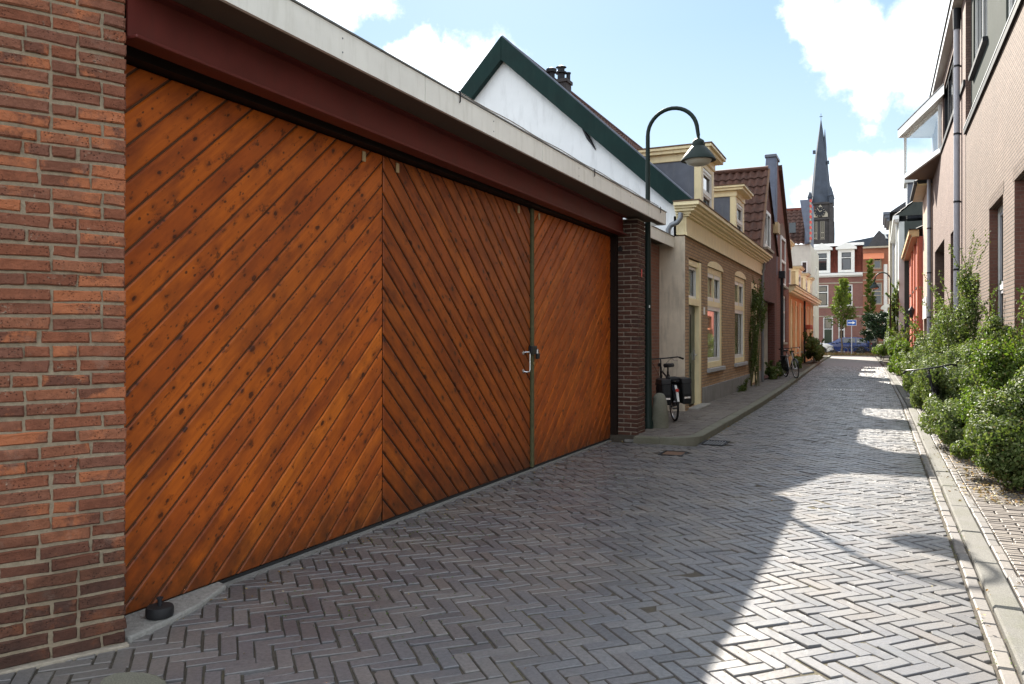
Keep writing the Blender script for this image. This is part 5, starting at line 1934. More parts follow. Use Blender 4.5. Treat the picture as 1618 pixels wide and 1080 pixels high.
# ---------------------------------------------------------------- pale grey houses at the end, right
r5 = thing('pale_grey_house', 'light grey rendered house with white cornice, slim windows and a roof dormer', 'house', (1.15, 60, 0))
FR5 = Face('X-', 1.15)
ops = [(y, y + 1.0, z0, z1) for y in (55, 57.6, 60.2, 62.8) for z0, z1 in ((1.0, 3.2), (4.9, 7.6))]
fwall(r5, FR5, 53.05, 66, 0, 8.5, .3, ops, M['grey_render'])
for a, b_, z0, z1 in ops:
    window(r5, FR5, a, b_, z0, z1, M['white'], M['glass_dark'], .12, .1, trans=(.55,), sill=M['anthracite'])
stepped(r5, 'cornice', M['white'], FR5, 53.05, 66, [(8.5, 8.6, .22), (8.6, 8.85, .32)], (True, False))
MB().box(1.45, 8, 53.06, 53.3, 0, 8.5).build('side_wall', M['panel_grey'], r5)
MB().box(1.45, 8, 53.3, 66, 0, 8.5).build('inner_wall', M['dark'], r5)
tile_roof((.95, 53.05, 8.9), (.95, 66, 8.9), (3.2, 0, 2.6), M['tile_grey'], r5, tw=.33, rh=.4, name='roof_tiles')
MB().prism([(1.0, 8.85), (4.1, 11.4), (7.2, 8.85)], 53.1, 53.25, 1).build('gable', M['panel_grey'], r5)
pipe(r5, 'downpipe', [(1.05, 54.0, 8.5), (1.05, 54.0, .1)], .06, M['white'])
pipe(r5, 'downpipe', [(1.05, 65.7, 8.5), (1.05, 65.7, .1)], .06, M['pipe_grey'])
d_ = MB().box(1.7, 3.8, 55.6, 57.5, 9.0, 11.25).build('dormer', M['lead'], r5)
MB().box(1.66, 1.7, 55.6, 57.5, 9.0, 11.25).build('surround', M['white'], d_)
MB().box(1.5, 3.9, 55.4, 57.7, 11.25, 11.5).build('dormer_roof', M['grey_render'], d_)
MB().box(1.655, 1.66, 55.8, 57.3, 9.4, 11.1).build('pane', M['glass_dark'], d_)
r6 = thing('corner_house', 'corner house with moulded grey cornice at the far right end of the street', 'house', (.75, 68.5, 0))
FR6 = Face('X-', .8)
fwall(r6, FR6, 66.05, 71.5, 0, 10.3, .3, [(67.2, 68.4, 1, 3.2), (67.2, 68.4, 5, 7.4)], M['stone'])
for z0, z1 in ((1, 3.2), (5, 7.4)):
    window(r6, FR6, 67.2, 68.4, z0, z1, M['white'], M['glass_dark'], .12, .1)
stepped(r6, 'cornice', M['lead'], FR6, 66.05, 71.5, [(10.3, 10.5, .2), (10.5, 10.75, .35), (10.75, 10.95, .45)], (True, True))
MB().box(1.1, 7, 66.05, 71.5, 0, 10.3).build('inner_wall', M['stone'], r6)
MB().prism([(.8, 10.96), (3.8, 13), (7, 10.96)], 66.0, 71.5, 1).build('roof', M['tile_grey'], r6)

# ---------------------------------------------------------------- houses closing the street
YE = 78.0
FE = Face('Y-', YE)
e1_ = thing('plum_brick_house', 'plum brick terrace house with mansard roof and two white dormers closing the street', 'house', (-4, YE, 0))
eops = [(-5.85, -5.15, .2, 3.3), (-4.6, -3.75, .1, 3.3), (-3.3, -2.75, .1, 3.2), (-5.25, -4.15, 4.3, 6.3), (-3.2, -2.1, 4.35, 6.3), (-7.6, -6.5, 4.3, 6.3), (-7.6, -6.6, .8, 3.2)]
fwall(e1_, FE, -10, -1.25, 0, 7.0, .3, eops, M['end_brick'])
for a, b_, z0, z1 in eops:
    window(e1_, FE, a, b_, z0, z1, M['white'], M['glass_dark'], .1, .1, trans=(.66,), sash=M['anthracite'], sill=M['stone'] if z0 > 4 else None)
b = MB()
for z in (3.35, 4.15, 6.4): fbox(b, FE, -10, -1.25, .002, .03, z, z + .09)
b.build('stone_band', M['stone'], e1_)
dd = MB(); fbox(dd, FE, -4.5, -3.85, -.09, -.05, .12, 2.2)
dd.build('door', M['dark_door'], e1_)
stepped(e1_, 'cornice', M['white'], FE, -10, -1.25, [(7.0, 7.12, .15), (7.12, 7.35, .3)], (False, False))
tile_roof((-10, YE + .1, 7.4), (-1.25, YE + .1, 7.4), (0, .8, 2.5), M['tile_red'], e1_, tw=.25, rh=.3, name='roof_tiles')
MB().box(-10, -1.2, YE + .6, YE + 6, 9.9, 10.05).build('roof', M['lead'], e1_)
MB().box(-10.1, -1.15, YE + .45, YE + .75, 9.9, 10.15).build('roof_edge', M['white'], e1_)
MB().box(-10, -1.25, YE + .31, YE + 6, 0, 7.3).build('inner_wall', M['dark'], e1_)
for xa, xb in ((-5.4, -4.0), (-3.3, -1.95)):
    d_ = MB().prism([(xa, YE - .1), (xa + .08, YE - .1), (xa + .08, YE + 1.1), (xb - .08, YE + 1.1), (xb - .08, YE - .1), (xb, YE - .1), (xb, YE + 1.2), (xa, YE + 1.2)], 7.4, 9.5, 2).build('dormer', M['lead'], e1_)
    FD = Face('Y-', YE - .12)
    b = MB()
    fbox(b, FD, xa - .02, xa + .2, -.1, .03, 7.4, 9.5); fbox(b, FD, xb - .2, xb + .02, -.1, .03, 7.4, 9.5)
    fbox(b, FD, xa + .2, xb - .2, -.1, .03, 7.4, 7.55); fbox(b, FD, xa + .2, xb - .2, -.1, .03, 9.3, 9.5)
    b.build('surround', M['white'], d_)
    window(e1_, FD, xa + .2, xb - .2, 7.55, 9.3, M['white'], M['glass_dark'], .05, .08, trans=(.68,), sash=M['anthracite'])
    b = MB()
    cx_ = (xa + xb) / 2
    b.prism([(xa - .2, 9.5), (xb + .2, 9.5), (xb + .2, 9.68), (cx_, 10.15), (xa - .2, 9.68)], YE - .35, YE + 1.2, 1)
    b.build('pediment', M['white'], d_)
e2_ = thing('orange_brick_house', 'orange-red brick house with pale stone bands beside the plum brick house', 'house', (1, YE, 0))
eops = [(-.55, .35, 4.4, 6.4), (-.4, .3, 7.6, 8.9), (-1.0, 0.0, .4, 3.2), (1.2, 2.2, 4.4, 6.4), (1.2, 2.2, .4, 3.2)]
fwall(e2_, FE, -1.24, 8, 0, 9.5, .3, eops, M['end_brick_red'])
for a, b_, z0, z1 in eops:
    window(e2_, FE, a, b_, z0, z1, M['stone'], M['glass_dark'], .1, .12, trans=(.6,))
b = MB()
for z in (1.0, 2.6, 3.6, 5.2, 6.6, 7.3): fbox(b, FE, -1.24, 8, .002, .03, z, z + .08)
b.build('stone_band', M['stone'], e2_)
MB().box(-1.2, 8, YE + .31, YE + 6, 0, 9.5).build('inner_wall', M['dark'], e2_)
MB().prism([(-.9, 9.5), (.9, 9.5), (.55, 10.6), (.1, 11.1), (-.3, 10.6)], YE - .1, YE + 3, 1).build('roof', M['tile_grey'], e2_)
b = MB(); fbox(b, FE, -1.24, 8, .0, .25, 9.5, 9.65)
b.build('cornice', M['stone'], e2_)
b = MB()
b.add([(-1.2, YE - .05, 9.05), (.5, YE - .05, 9.05), (.5, YE - .9, 8.5), (-1.2, YE - .9, 8.5), (-1.2, YE - .05, 9.0), (.5, YE - .05, 9.0), (.5, YE - .9, 8.45), (-1.2, YE - .9, 8.45)], [(0, 1, 2, 3), (7, 6, 5, 4), (0, 3, 7, 4), (1, 5, 6, 2), (3, 2, 6, 7)])
b.build('awning', M['orange_roof'], e2_)
pipe(e2_, 'downpipe', [(.62, YE - .12, 8.0), (.62, YE - .12, .1)], .16, M['white'])
# long dark roof of a hall further back
hl = thing('distant_hall', 'long dark slate roof rising behind the terrace houses', 'building', (0, 95, 0))
MB().prism([(-7.5, 0), (14, 0), (14, 13.3), (2, 12.9), (-7.5, 11.3)], 95, 100, 1).build('roof', M['slate'], hl)
MB().prism([(.2, 12.2), (1.0, 12.2), (.6, 12.9)], 94.6, 95, 1).build('gable', M['white'], hl)

# ---------------------------------------------------------------- church tower
chx, chy = -14.1, 230.0
cht = thing('church_tower', 'dark church tower with clock and tall slate spire on the skyline', 'church', (chx, chy, 0))
hw = 2.75
b = MB().box(chx - hw, chx + hw, chy - hw, chy + hw, 0, 37.5)
for sx in (-1, 1):
    for sy in (-1, 1):
        b.box(chx + sx * hw - .55, chx + sx * hw + .55, chy + sy * hw - .55, chy + sy * hw + .55, 0, 33)
        b.box(chx + sx * hw - .42, chx + sx * hw + .42, chy + sy * hw - .42, chy + sy * hw + .42, 33, 37)
for z in (26.5, 33.0, 37.2): b.box(chx - hw - .35, chx + hw + .35, chy - hw - .35, chy + hw + .35, z, z + .5)
b.build('tower_wall', M['church_brick'], cht)
sp_ = MB()
sp_.lathe([(3.05, 37.7), (2.6, 40), (1.45, 51), (.75, 56), (.12, 60.4), (.05, 60.8)], (chx, chy, 0), 8)
sp_.build('spire', M['slate'], cht)
MB().tube([(chx, chy, 60.6), (chx, chy, 62.4)], .06, 5).box(chx - .4, chx + .4, chy - .05, chy + .05, 61.5, 61.65).build('cross', M['anthracite'], cht)
b = MB()
for sx, sy, r0, ht in ((1, -1, .55, 42), (-1, -1, .55, 41), (1, 1, .55, 42)):
    b.lathe([(.62, 37.4), (.55, 39.2), (.75, 39.3), (.06, ht)], (chx + sx * (hw - .1), chy + sy * (hw - .1), 0), 8)
b.lathe([(.5, 47), (.42, 53), (.1, 57.3), (.03, 58)], (chx + 1.0, chy - .3, 0), 8)
b.box(chx - 2.0, chx - 1.3, chy - 1.6, chy - .9, 51.3, 52.2)
b.box(chx + 1.5, chx + 2.1, chy - 1.0, chy - .4, 48.3, 49.2)
b.build('turret', M['slate'], cht)
ck = MB()
ck.prism([(chx - 2.0, 33.7), (chx + 1.9, 33.7), (chx + 1.9, 34.6), (chx, 37.1), (chx - 2.0, 34.6)], chy - hw - .25, chy - hw - .05, 1)
cko = ck.build('clock', M['stone'], cht)
MB().lathe([(1.4, 0), (1.4, -.05)], (chx - .1, chy - hw - .3, 35.1), 24, 1).build('clock_face', M['anthracite'], cko)
b = MB()
for i in range(12):
    a = i * math.pi / 6
    c_, s_ = math.cos(a), math.sin(a)
    p0 = (chx - .1 + 1.0 * s_, chy - hw - .4, 35.1 + 1.0 * c_)
    p1 = (chx - .1 + 1.3 * s_, chy - hw - .4, 35.1 + 1.3 * c_)
    b.tube([p0, p1], .07, 4)
b.tube([(chx - .1, chy - hw - .42, 35.1), (chx - .75, chy - hw - .42, 36.1)], .09, 4)
b.tube([(chx - .1, chy - hw - .42, 35.1), (chx + .45, chy - hw - .42, 35.5)], .1, 4)
b.build('clock_hands', M['stone'], cko)
for xo in (-1.25, .55):
    b = MB()
    for i in range(2):
        b.box(chx + xo - .45 + i * .75, chx + xo - .3 + i * .75, chy - hw - .12, chy - hw + .1, 27.6, 32.6)
    b.box(chx + xo - .3, chx + xo + .3, chy - hw - .12, chy - hw + .1, 29.4, 29.6)
    b.box(chx + xo - .3, chx + xo + .3, chy - hw - .12, chy - hw + .1, 28.0, 28.2)
    b.box(chx + xo - .05, chx + xo + .05, chy - hw - .12, chy - hw + .1, 27.6, 32.6)
    wo = b.build('belfry_window', M['stone'], cht)
    MB().box(chx + xo - .3, chx + xo + .3, chy - hw - .04, chy - hw + .05, 27.7, 32.5).build('louvre', M['dark'], wo)

# ================================================================== STREET LAMPS
def make_lamp(x, y, dirx, label, group, z0=KZ):
    t = thing('street_lamp', label, 'street lamp', (x, y, z0 - .02), group)
    H = 4.72
    b = MB()
    b.lathe([(.085, z0 - .02), (.085, z0 + .1), (.066, z0 + .14), (.062, 1.3), (.05, 2.8), (.038, 3.6), (.033, H)], (x, y, 0), 16)
    b.build('post', M['lamp_green'], t, smooth=True)
    r = .39
    arc = [(x, y, H - .02)] + [(x + dirx * r * (1 - math.cos(a)), y, H + r * math.sin(a)) for a in [i * math.pi / 18 for i in range(18)]]
    ex = x + dirx * 2 * r
    arc += [(ex, y, H + .02), (ex + dirx * .015, y, H - .08)]
    MB().tube(arc, [.032] * (len(arc) - 2) + [.03, .028], 10).build('arm', M['lamp_green'], t, smooth=True)
    cx = ex + dirx * .015
    s = MB()
    s.lathe([(.022, 4.66), (.024, 4.6), (.05, 4.585), (.085, 4.56), (.1, 4.51), (.1, 4.475), (.12, 4.46), (.16, 4.41), (.215, 4.34), (.262, 4.27), (.266, 4.255), (.25, 4.258)], (cx, y, 0), 28)
    so = s.build('shade', M['lamp_green'], t, smooth=True)
    MB().lathe([(.01, 4.17), (.1, 4.182), (.17, 4.21), (.2, 4.256), (.2, 4.3)], (cx, y, 0), 24).build('lens', M['lamp_glass'], so, smooth=True)
    return t


lamp1 = make_lamp(-3.3, 12.16, 1, 'dark green arched street lamp standing beside the brick pier', 'street lamps')
MB().box(-3.262, -3.245, 12.085, 12.095, 2.0, 2.04).build('sticker', M['white'], lamp1)
lamp2 = make_lamp(.62, 48.5, -1, 'far arched street lamp reaching over the street in front of the pale grey house', 'street lamps', .03)

gs = MB()
gs.lathe([(.135, KZ - .03), (.13, KZ + .2), (.118, KZ + .38), (.1, KZ + .47), (.06, KZ + .53), (.02, KZ + .545)], (-3.16, 12.36, 0), 12)
gs.v = [(p[0] + .012 * math.sin(p[2] * 19 + p[1] * 30), p[1] * 1.0 + .01 * math.sin(p[2] * 23 + p[0] * 20), p[2]) for p in gs.v]
o = gs.build('guard_stone', M['kerb_mossy'], loc=(-3.16, 12.36, KZ), smooth=True)
tag(o, 'mossy worn guard stone with rounded top at the foot of the lamp post', 'guard stone')


# ================================================================== BICYCLES
def make_bike(label, group, frame_m, detail=True):
    t = thing('bicycle', label, 'bicycle', (0, 0, 0), group)
    N = 10 if detail else 6
    RW = .335
    rear, front = Vector((0, 0, RW)), Vector((1.08, 0, RW))
    bb = Vector((.45, 0, .29)); st = Vector((.3, 0, .84)); hd0 = Vector((.93, 0, .64)); hd1 = Vector((.87, 0, .9))
    f = MB()
    f.tube([bb, st], .017, N)
    f.tube([bb, hd0 + Vector((0, 0, .02))], .019, N)
    f.tube([Vector((.34, 0, .72)), hd1 - Vector((-.01, 0, .06))], .016, N)
    f.tube([hd0, hd1], .02, N)
    for s in (-1, 1):
        f.tube([bb + Vector((0, s * .03, 0)), rear + Vector((0, s * .06, 0))], .01, N)
        f.tube([st + Vector((0, s * .02, -.06)), rear + Vector((0, s * .06, 0))], .008, N)
    f.build('frame', frame_m, t, smooth=True)
    fk = MB()
    fk.tube([hd0 + Vector((0, 0, .02)), hd0 + Vector((.02, 0, -.03))], .024, N)
    for s in (-1, 1):
        fk.tube([hd0 + Vector((.01, s * .045, -.01)), hd0 + Vector((.06, s * .055, -.16)), front + Vector((0, s * .055, 0))], .011, N)
    fk.build('fork', frame_m, t, smooth=True)
    for c in (rear, front):
        w = MB()
        w.lathe([(.02, -.05), (.02, .05)], c, 10, 1)
        ring = [c + Vector((RW - .035) * 0 if False else Vector(((RW - .032) * math.cos(a), 0, (RW - .032) * math.sin(a)))) for a in [i * math.pi / 16 for i in range(32)]]
        w.tube(ring, .011, 6, closed=True)
        if detail:
            for i in range(20):
                a = i * math.pi / 10
                w.tube([c + Vector((.015 * math.cos(a + .9), (.035 if i % 2 else -.035), .015 * math.sin(a + .9))), c + Vector(((RW - .035) * math.cos(a), 0, (RW - .035) * math.sin(a)))], .0016, 3, caps=False)
        wo = w.build('wheel', M['alloy'], t, smooth=True)
        ring = [c + Vector(((RW - .014) * math.cos(a), 0, (RW - .014) * math.sin(a))) for a in [i * math.pi / 16 for i in range(32)]]
        MB().tube(ring, .019, 8, closed=True).build('tyre', M['rubber'], wo, smooth=True)
    for c, a0, a1 in ((rear, .15, 3.0), (front, .6, 2.9)):
        mg = MB()
        n_ = 16
        ps = [[c + Vector(((RW + .025) * math.cos(a0 + (a1 - a0) * i / n_), y_, (RW + .025 - abs(y_) * .3) * math.sin(a0 + (a1 - a0) * i / n_))) for y_ in (-.028, 0, .028)] for i in range(n_ + 1)]
        vs = [q for p_ in ps for q in p_]
        fs = []
        for i in range(n_):
            for k in (0, 1): fs.append((i * 3 + k, i * 3 + k + 1, i * 3 + k + 4, i * 3 + k + 3))
        mg.add(vs, fs)
        mg.build('mudguard', M['black_plastic'], t, smooth=True, recalc=False)
    hb = MB()
    hb.tube([hd1, Vector((.845, 0, 1.0)), Vector((.87, 0, 1.04))], .013, N)
    hb.tube([Vector((.66, -.36, 1.03)), Vector((.8, -.31, 1.06)), Vector((.88, -.12, 1.05)), Vector((.88, .12, 1.05)), Vector((.8, .31, 1.06)), Vector((.66, .36, 1.03))], .012, N)
    ho = hb.build('handlebar', M['black_plastic'], t, smooth=True)
    for s in (-1, 1):
        MB().tube([Vector((.645, s * .364, 1.028)), Vector((.75, s * .328, 1.05))], .019, 8).build('grip', M['rubber'], ho, smooth=True)
        if detail:
            MB().tube([Vector((.84, s * .2, 1.05)), Vector((.9, s * .25, 1.0)), Vector((.8, s * .3, .99))], .006, 5).build('brake_lever', M['chrome'], ho)
    if detail:
        MB().tube([Vector((.87, .2, 1.04)), Vector((.97, .12, .95)), Vector((.96, .03, .75)), Vector((.9, 0, .66))], .004, 5).tube([Vector((.87, -.2, 1.04)), Vector((.98, -.1, .93)), Vector((.92, -.02, .7))], .004, 5).build('cables', M['rubber'], t)
        MB().lathe([(.03, 0), (.035, .03), (.035, .045), (.02, .05)], (.95, 0, .93), 12, 0).build('front_lamp', M['black_plastic'], t)
        MB().lathe([(.028, 0), (.028, .02)], (-.34, 0, .55), 12, 0).build('rear_reflector', M['red_glass'], t)
    sd = MB()
    sd.lathe([(.03, -.17), (.07, -.12), (.085, -.06), (.075, 0), (.045, .06), (.025, .13)], (0, 0, 0), 12, 0)
    sd.v = [(p[0] + .24, p[1] * 1.15, max(-.03, min(.032, p[2])) + .95) for p in sd.v]
    sd.tube([st, Vector((.26, 0, .93))], .013, N)
    sd.build('saddle', M['rubber'], t, smooth=True)
    rk = MB()
    for s in (-1, 1):
        rk.tube([Vector((.26, s * .05, .7)), Vector((-.28, s * .06, .7))], .006, 5)
        rk.tube([Vector((-.2, s * .06, .7)), rear + Vector((0, s * .065, .0))], .006, 5)
    for x in (.1, -.08, -.26): rk.tube([Vector((x, -.06, .7)), Vector((x, .06, .7))], .006, 5)
    rk.build('rear_rack', M['black_plastic'], t)
    cg = MB()
    cg.prism([(-.06, .29), (.0, .38), (.4, .37), (.54, .31), (.54, .24), (.45, .19), (.0, .26)], -.075, -.05, 1)
    cg.build('chain_guard', M['black_plastic'], t, bevel=.008)
    if detail:
        for s in (-1, 1):
            pts_ = [(.335 * math.cos(a), .335 + .335 * math.sin(a)) for a in [.25 + i * 2.3 / 12 for i in range(13)]] + [(-.2, .3), (.12, .34)]
            MB().prism(pts_, s * .05 - .003, s * .05 + .003, 1).build('coat_guard', M['black_plastic'], t)
        MB().tube([Vector((-.23, 0, .62)), Vector((-.32, 0, .5)), Vector((-.36, 0, .36))], .022, 6).build('mudguard_tip', M['white'], t)
        MB().box(-.2, .12, -.09, .09, .71, .76).build('rack_pad', M['rubber'], t, bevel=.015)
    pdl = MB()
    pdl.tube([bb + Vector((0, -.09, 0)), bb + Vector((.1, -.09, -.13))], .01, 6).tube([bb + Vector((0, .09, 0)), bb + Vector((-.1, .09, .13))], .01, 6).tube([bb + Vector((0, -.09, 0)), bb + Vector((0, .09, 0))], .014, 6)
    pdl.box(.5, .6, -.19, -.1, .145, .168).box(.3, .4, .1, .19, .408, .43)
    pdl.build('pedals', M['anthracite'], t)
    return t


def place(o, x, y, z, heading, lean=0.0):
    """heading: angle of the forward direction from +X; lean to the left of travel"""
    o.location = (x, y, z)
    o.rotation_mode = 'XYZ'
    o.rotation_euler = (Matrix.Rotation(heading, 3, 'Z') @ Matrix.Rotation(-lean, 3, 'X')).to_euler()


BZ = KZ - .004
bike1 = make_bike('black city bicycle parked between the lamp post and the stucco wall', 'parked bicycles', M['black_plastic'])
H1A = rad(116)
place(bike1, -3.16, 13.4, BZ, H1A, rad(4))
bike2 = copy_tree(bike1)
bike2['label'] = 'silver grey bicycle standing on the left pavement before the peach house'
for c in bike2.children:
    if c.name.startswith(('frame', 'fork')):
        c.data = c.data.copy()
        c.data.materials[0] = M['alloy']
place(bike2, -3.0, 29.75, BZ, rad(-66), rad(-5))
bike3 = copy_tree(bike1)
bike3['label'] = 'bicycle overgrown by the tall shrub on the right pavement'
place(bike3, .98, 14.3, .03, rad(-97), rad(-10))
far0 = make_bike('blue bicycle leaning by the one-way sign post', 'parked bicycles', M['car_blue'], False)
place(far0, -3.6, 70.6, 0, 0.05, rad(4))
for i, (x, y, hd, lb) in enumerate(((-1.6, 70.8, .1, 'leftmost dark bicycle in the row right of the one-way sign'), (-1.25, 71.1, 2.9, 'dark bicycle in the middle of the row right of the one-way sign'), (-.9, 70.6, .2, 'dark bicycle nearest the hedge in the row at the street end'))):
    c = copy_tree(far0)
    c['label'] = lb
    for ch in c.children:
        if ch.name.startswith(('frame', 'fork')):
            ch.data = ch.data.copy(); ch.data.materials[0] = M['black_plastic']
    place(c, x, y, 0, hd, rad(5))

# bags and lock on the first bicycle: local bike frame -> world
def bike_pt(p):
    return Matrix.Translation(bike1.location) @ bike1.rotation_euler.to_matrix().to_4x4() @ Vector(p)


def bag(side, label):
    t = thing('pannier_bag', label, 'bicycle bag', (0, 0, 0), 'bags on the bicycle')
    b = MB()
    y0, y1 = (.09, .25) if side > 0 else (-.25, -.09)
    b.prism([(-.27, .3), (.12, .3), (.17, .48), (.16, .72), (-.32, .72), (-.32, .48)], y0, y1, 1)
    b.build('body', M['rubber'], t, bevel=.03)
    b = MB().box(-.325, .165, y0 - .004, y1 + .004, .65, .74)
    b.build('flap', M['black_plastic'], t, bevel=.015)
    b = MB()
    yo = y1 + .002 if side > 0 else y0 - .002
    for x in (-.2, .02): b.box(x, x + .025, min(yo, yo + side * .006), max(yo, yo + side * .006), .5, .66)
    b.build('straps', M['anthracite'], t)
    b = MB().box(-.31, -.3, y0 + .03, y1 - .03, .4, .43)
    b.build('reflector', M['chrome'], t)
    t.location = bike1.location
    t.rotation_euler = bike1.rotation_euler
    return t


bag(-1, 'black pannier bag on the street side of the black bicycle')
bag(1, 'black pannier bag on the wall side of the black bicycle')
ck = MB()
pts = []
for i in range(60):
    a = i / 60 * 2 * math.pi * 3
    pts.append((.17 + .13 * math.cos(a), .03 * math.sin(i * .4) , .56 + .1 * math.sin(a)))
ck.tube(pts, .011, 6)
o = ck.build('cable_lock', M['blue_cable'], loc=(0, 0, 0), smooth=True)
tag(o, 'coiled blue cable lock hanging below the saddle of the black bicycle', 'bicycle lock')
o.location = bike1.location
o.rotation_euler = bike1.rotation_euler


# ================================================================== CARS
def make_car(label, paint_m, L=4.1):
    t = thing('parked_car', label, 'car', (0, 0, 0), 'cars parked at the street end')
    S = [(0.0, .45, .8, .84, .74, .7), (.12, .3, .9, .98, .82, .68), (.45, .25, .93, 1.36, .85, .58), (1.2, .22, .93, 1.46, .86, .58), (2.2, .22, .93, 1.44, .86, .58),
         (2.55, .22, .93, 1.32, .86, .6), (3.1, .22, .94, .98, .86, .7), (3.65, .25, .86, .9, .84, .7), (4.0, .32, .7, .74, .76, .66), (4.1, .42, .6, .62, .62, .56)]
    k = L / 4.1
    rings = []
    for x, zb, zbelt, zt, w, wr in S:
        x *= k
        rings.append([(x, -w * .93, zb), (x, -w, (zb + zbelt) / 2), (x, -w * .97, zbelt), (x, -wr, zt), (x, -wr * .6, zt + .02), (x, wr * .6, zt + .02), (x, wr, zt), (x, w * .97, zbelt), (x, w, (zb + zbelt) / 2), (x, w * .93, zb)])
    b = MB()
    n = 10
    vs = [p for r_ in rings for p in r_]
    fs = []
    for i in range(len(rings) - 1):
        for j in range(n): fs.append((i * n + j, i * n + (j + 1) % n, (i + 1) * n + (j + 1) % n, (i + 1) * n + j))
    fs.append(tuple(range(n))[::-1]); fs.append(tuple(range((len(rings) - 1) * n, len(rings) * n)))
    b.add(vs, fs)
    bo = b.build('body', paint_m, t, smooth=True)
    def P(i, s, f):  # point on the greenhouse side
        x, zb, zbelt, zt, w, wr = S[i]
        lo, hi = (w * .97, zbelt), (wr, zt)
        return (x * k, s * (lo[0] + (hi[0] - lo[0]) * f + .006), lo[1] + (hi[1] - lo[1]) * f)
    for s in (-1, 1):
        g_ = MB()
        for a_, c_ in ((2, 3), (3, 4), (4, 5)):
            p = [P(a_, s, .1), P(c_, s, .1), P(c_, s, .86), P(a_, s, .86)]
            m0 = .04
            p = [(p[0][0] + m0, p[0][1], p[0][2]), (p[1][0] - m0, p[1][1], p[1][2]), (p[2][0] - m0, p[2][1], p[2][2]), (p[3][0] + m0, p[3][1], p[3][2])]
            g_.quad(*p)
        g_.build('side_window', M['glass_dark'], t)
    g_ = MB()
    g_.quad((2.62 * k, -.55, 1.3), (2.62 * k, .55, 1.3), (3.08 * k, .64, 1.005), (3.08 * k, -.64, 1.005))
    g_.v = [(p[0] + .012, p[1], p[2] + .012) for p in g_.v]
    g_.build('windscreen', M['glass_dark'], t)
    g_ = MB()
    g_.quad((.13 * k, -.6, 1.03), (.13 * k, .6, 1.03), (.43 * k, .53, 1.33), (.43 * k, -.53, 1.33))
    g_.v = [(p[0] - .014, p[1], p[2] + .01) for p in g_.v]
    g_.build('rear_window', M['glass_dark'], t)
    for x in (.8 * k, 3.3 * k):
        for s in (-1, 1):
            w = MB().lathe([(.2, -.1), (.3, -.1), (.31, -.06), (.31, .06), (.3, .1), (.2, .1)], (x, s * .79, .31), 20, 1).build('wheel', M['rubber'], t, smooth=True)
            r_ = MB().lathe([(.05, s * .075), (.19, s * .1)], (x, s * .79, .31), 20, 1)
            for i in range(5):
                a = i * 2 * math.pi / 5
                r_.tube([(x, s * .9, .31), (x + .19 * math.cos(a), s * .895, .31 + .19 * math.sin(a))], .025, 5)
            r_.build('rim', M['alloy'], w)
            MB().lathe([(.35, -s * .0), (.35, s * .075)], (x, s * .785, .31), 20, 1).build('wheel_arch', M['dark'], t)
    for s in (-1, 1):
        MB().box(3.86 * k, 4.03 * k, s * .5 - .13, s * .5 + .13, .6, .7).build('headlight', M['chrome'], t, bevel=.03)
        MB().box(.0, .1, s * .62 - .1, s * .62 + .1, .75, .95).build('tail_light', M['red_glass'], t, bevel=.02)
        MB().box(2.6 * k, 2.75 * k, s * .98 - .08, s * .98 + .08, .95, 1.08).build('mirror', paint_m, t, bevel=.03)
        MB().box(1.45 * k, 1.62 * k, s * .872 - .012, s * .872 + .012, .8, .83).build('door_handle', paint_m, t)
    MB().box(4.02 * k, 4.13 * k, -.3, .3, .4, .5).build('number_plate', M['cream'], t)
    return t


carw = make_car('white hatchback parked at the street end, its bonnet showing past the peach house', M['car_white'])
carw.location = (-7.55, 72.2, 0)
carb = make_car('blue car parked behind the young tree and sign post', M['car_blue'], 4.3)
carb.location = (-.5, 75.6, 0)
carb.rotation_euler = (0, 0, math.pi)

# ================================================================== ONE-WAY SIGN
sx, sy = -1.95, 70.0
sg = thing('one_way_sign', 'blue rectangular one-way sign with white arrow pointing right on a thin post', 'road sign', (sx, sy, 0))
MB().lathe([(.035, 0), (.035, 2.95)], (sx, sy, 0), 10).build('post', M['pipe_grey'], sg)
pl_ = MB().box(sx - .36, sx + .36, sy - .06, sy - .04, 2.42, 2.9).build('plate', M['white'], sg)
MB().box(sx - .335, sx + .335, sy - .064, sy - .0601, 2.445, 2.875).build('blue_field', M['sign_blue'], pl_)
ar = MB()
ar.prism([(sx - .26, 2.62), (sx + .06, 2.62), (sx + .06, 2.53), (sx + .27, 2.66), (sx + .06, 2.79), (sx + .06, 2.7), (sx - .26, 2.7)], sy - .068, sy - .0642, 1)
ar.build('arrow', M['white'], pl_)
o = MB()
o.lathe([(.02, -.02), (.26, -.015), (.26, .015), (.02, .02)], (0, 0, 0), 20, 1)
ws = thing('white_bracket_sign', 'small blank white oval sign on a bracket beside the ivy', 'sign', (1.1, 57.5, 3.5))
o.v = [(p[0] + .42, p[1] + 57.5, p[2] * .62 + p[0] * .35 + 3.5) for p in o.v]
o.build('panel', M['white'], ws)
MB().tube([(1.15, 57.52, 3.72), (.55, 57.52, 3.62)], .025, 6).build('bracket', M['anthracite'], ws)

# road marking: a broken row of dark stones and a small white painted mark
mk = MB()
x = -2.0
for i in range(4):
    mk.box(x, x + .42, 31.6, 31.75, -.002, .004)
    x += .56
o = mk.build('road_stripe', M['anthracite'], loc=(0, 0, 0))
tag(o, 'broken row of dark stones crossing the street', 'road marking')
mk = MB()
R2 = random.Random(4)
x = -1.45
while x < -.35:
    w_ = R2.uniform(.03, .06)
    mk.box(x, x + w_, 24.6 + R2.uniform(-.03, .03), 24.72 + R2.uniform(-.03, .06), .002, .006)
    x += w_ + R2.uniform(.02, .045)
o = mk.build('painted_mark', M['white'], loc=(0, 0, 0))
tag(o, 'thin broken white painted mark across the middle of the street', 'road marking')


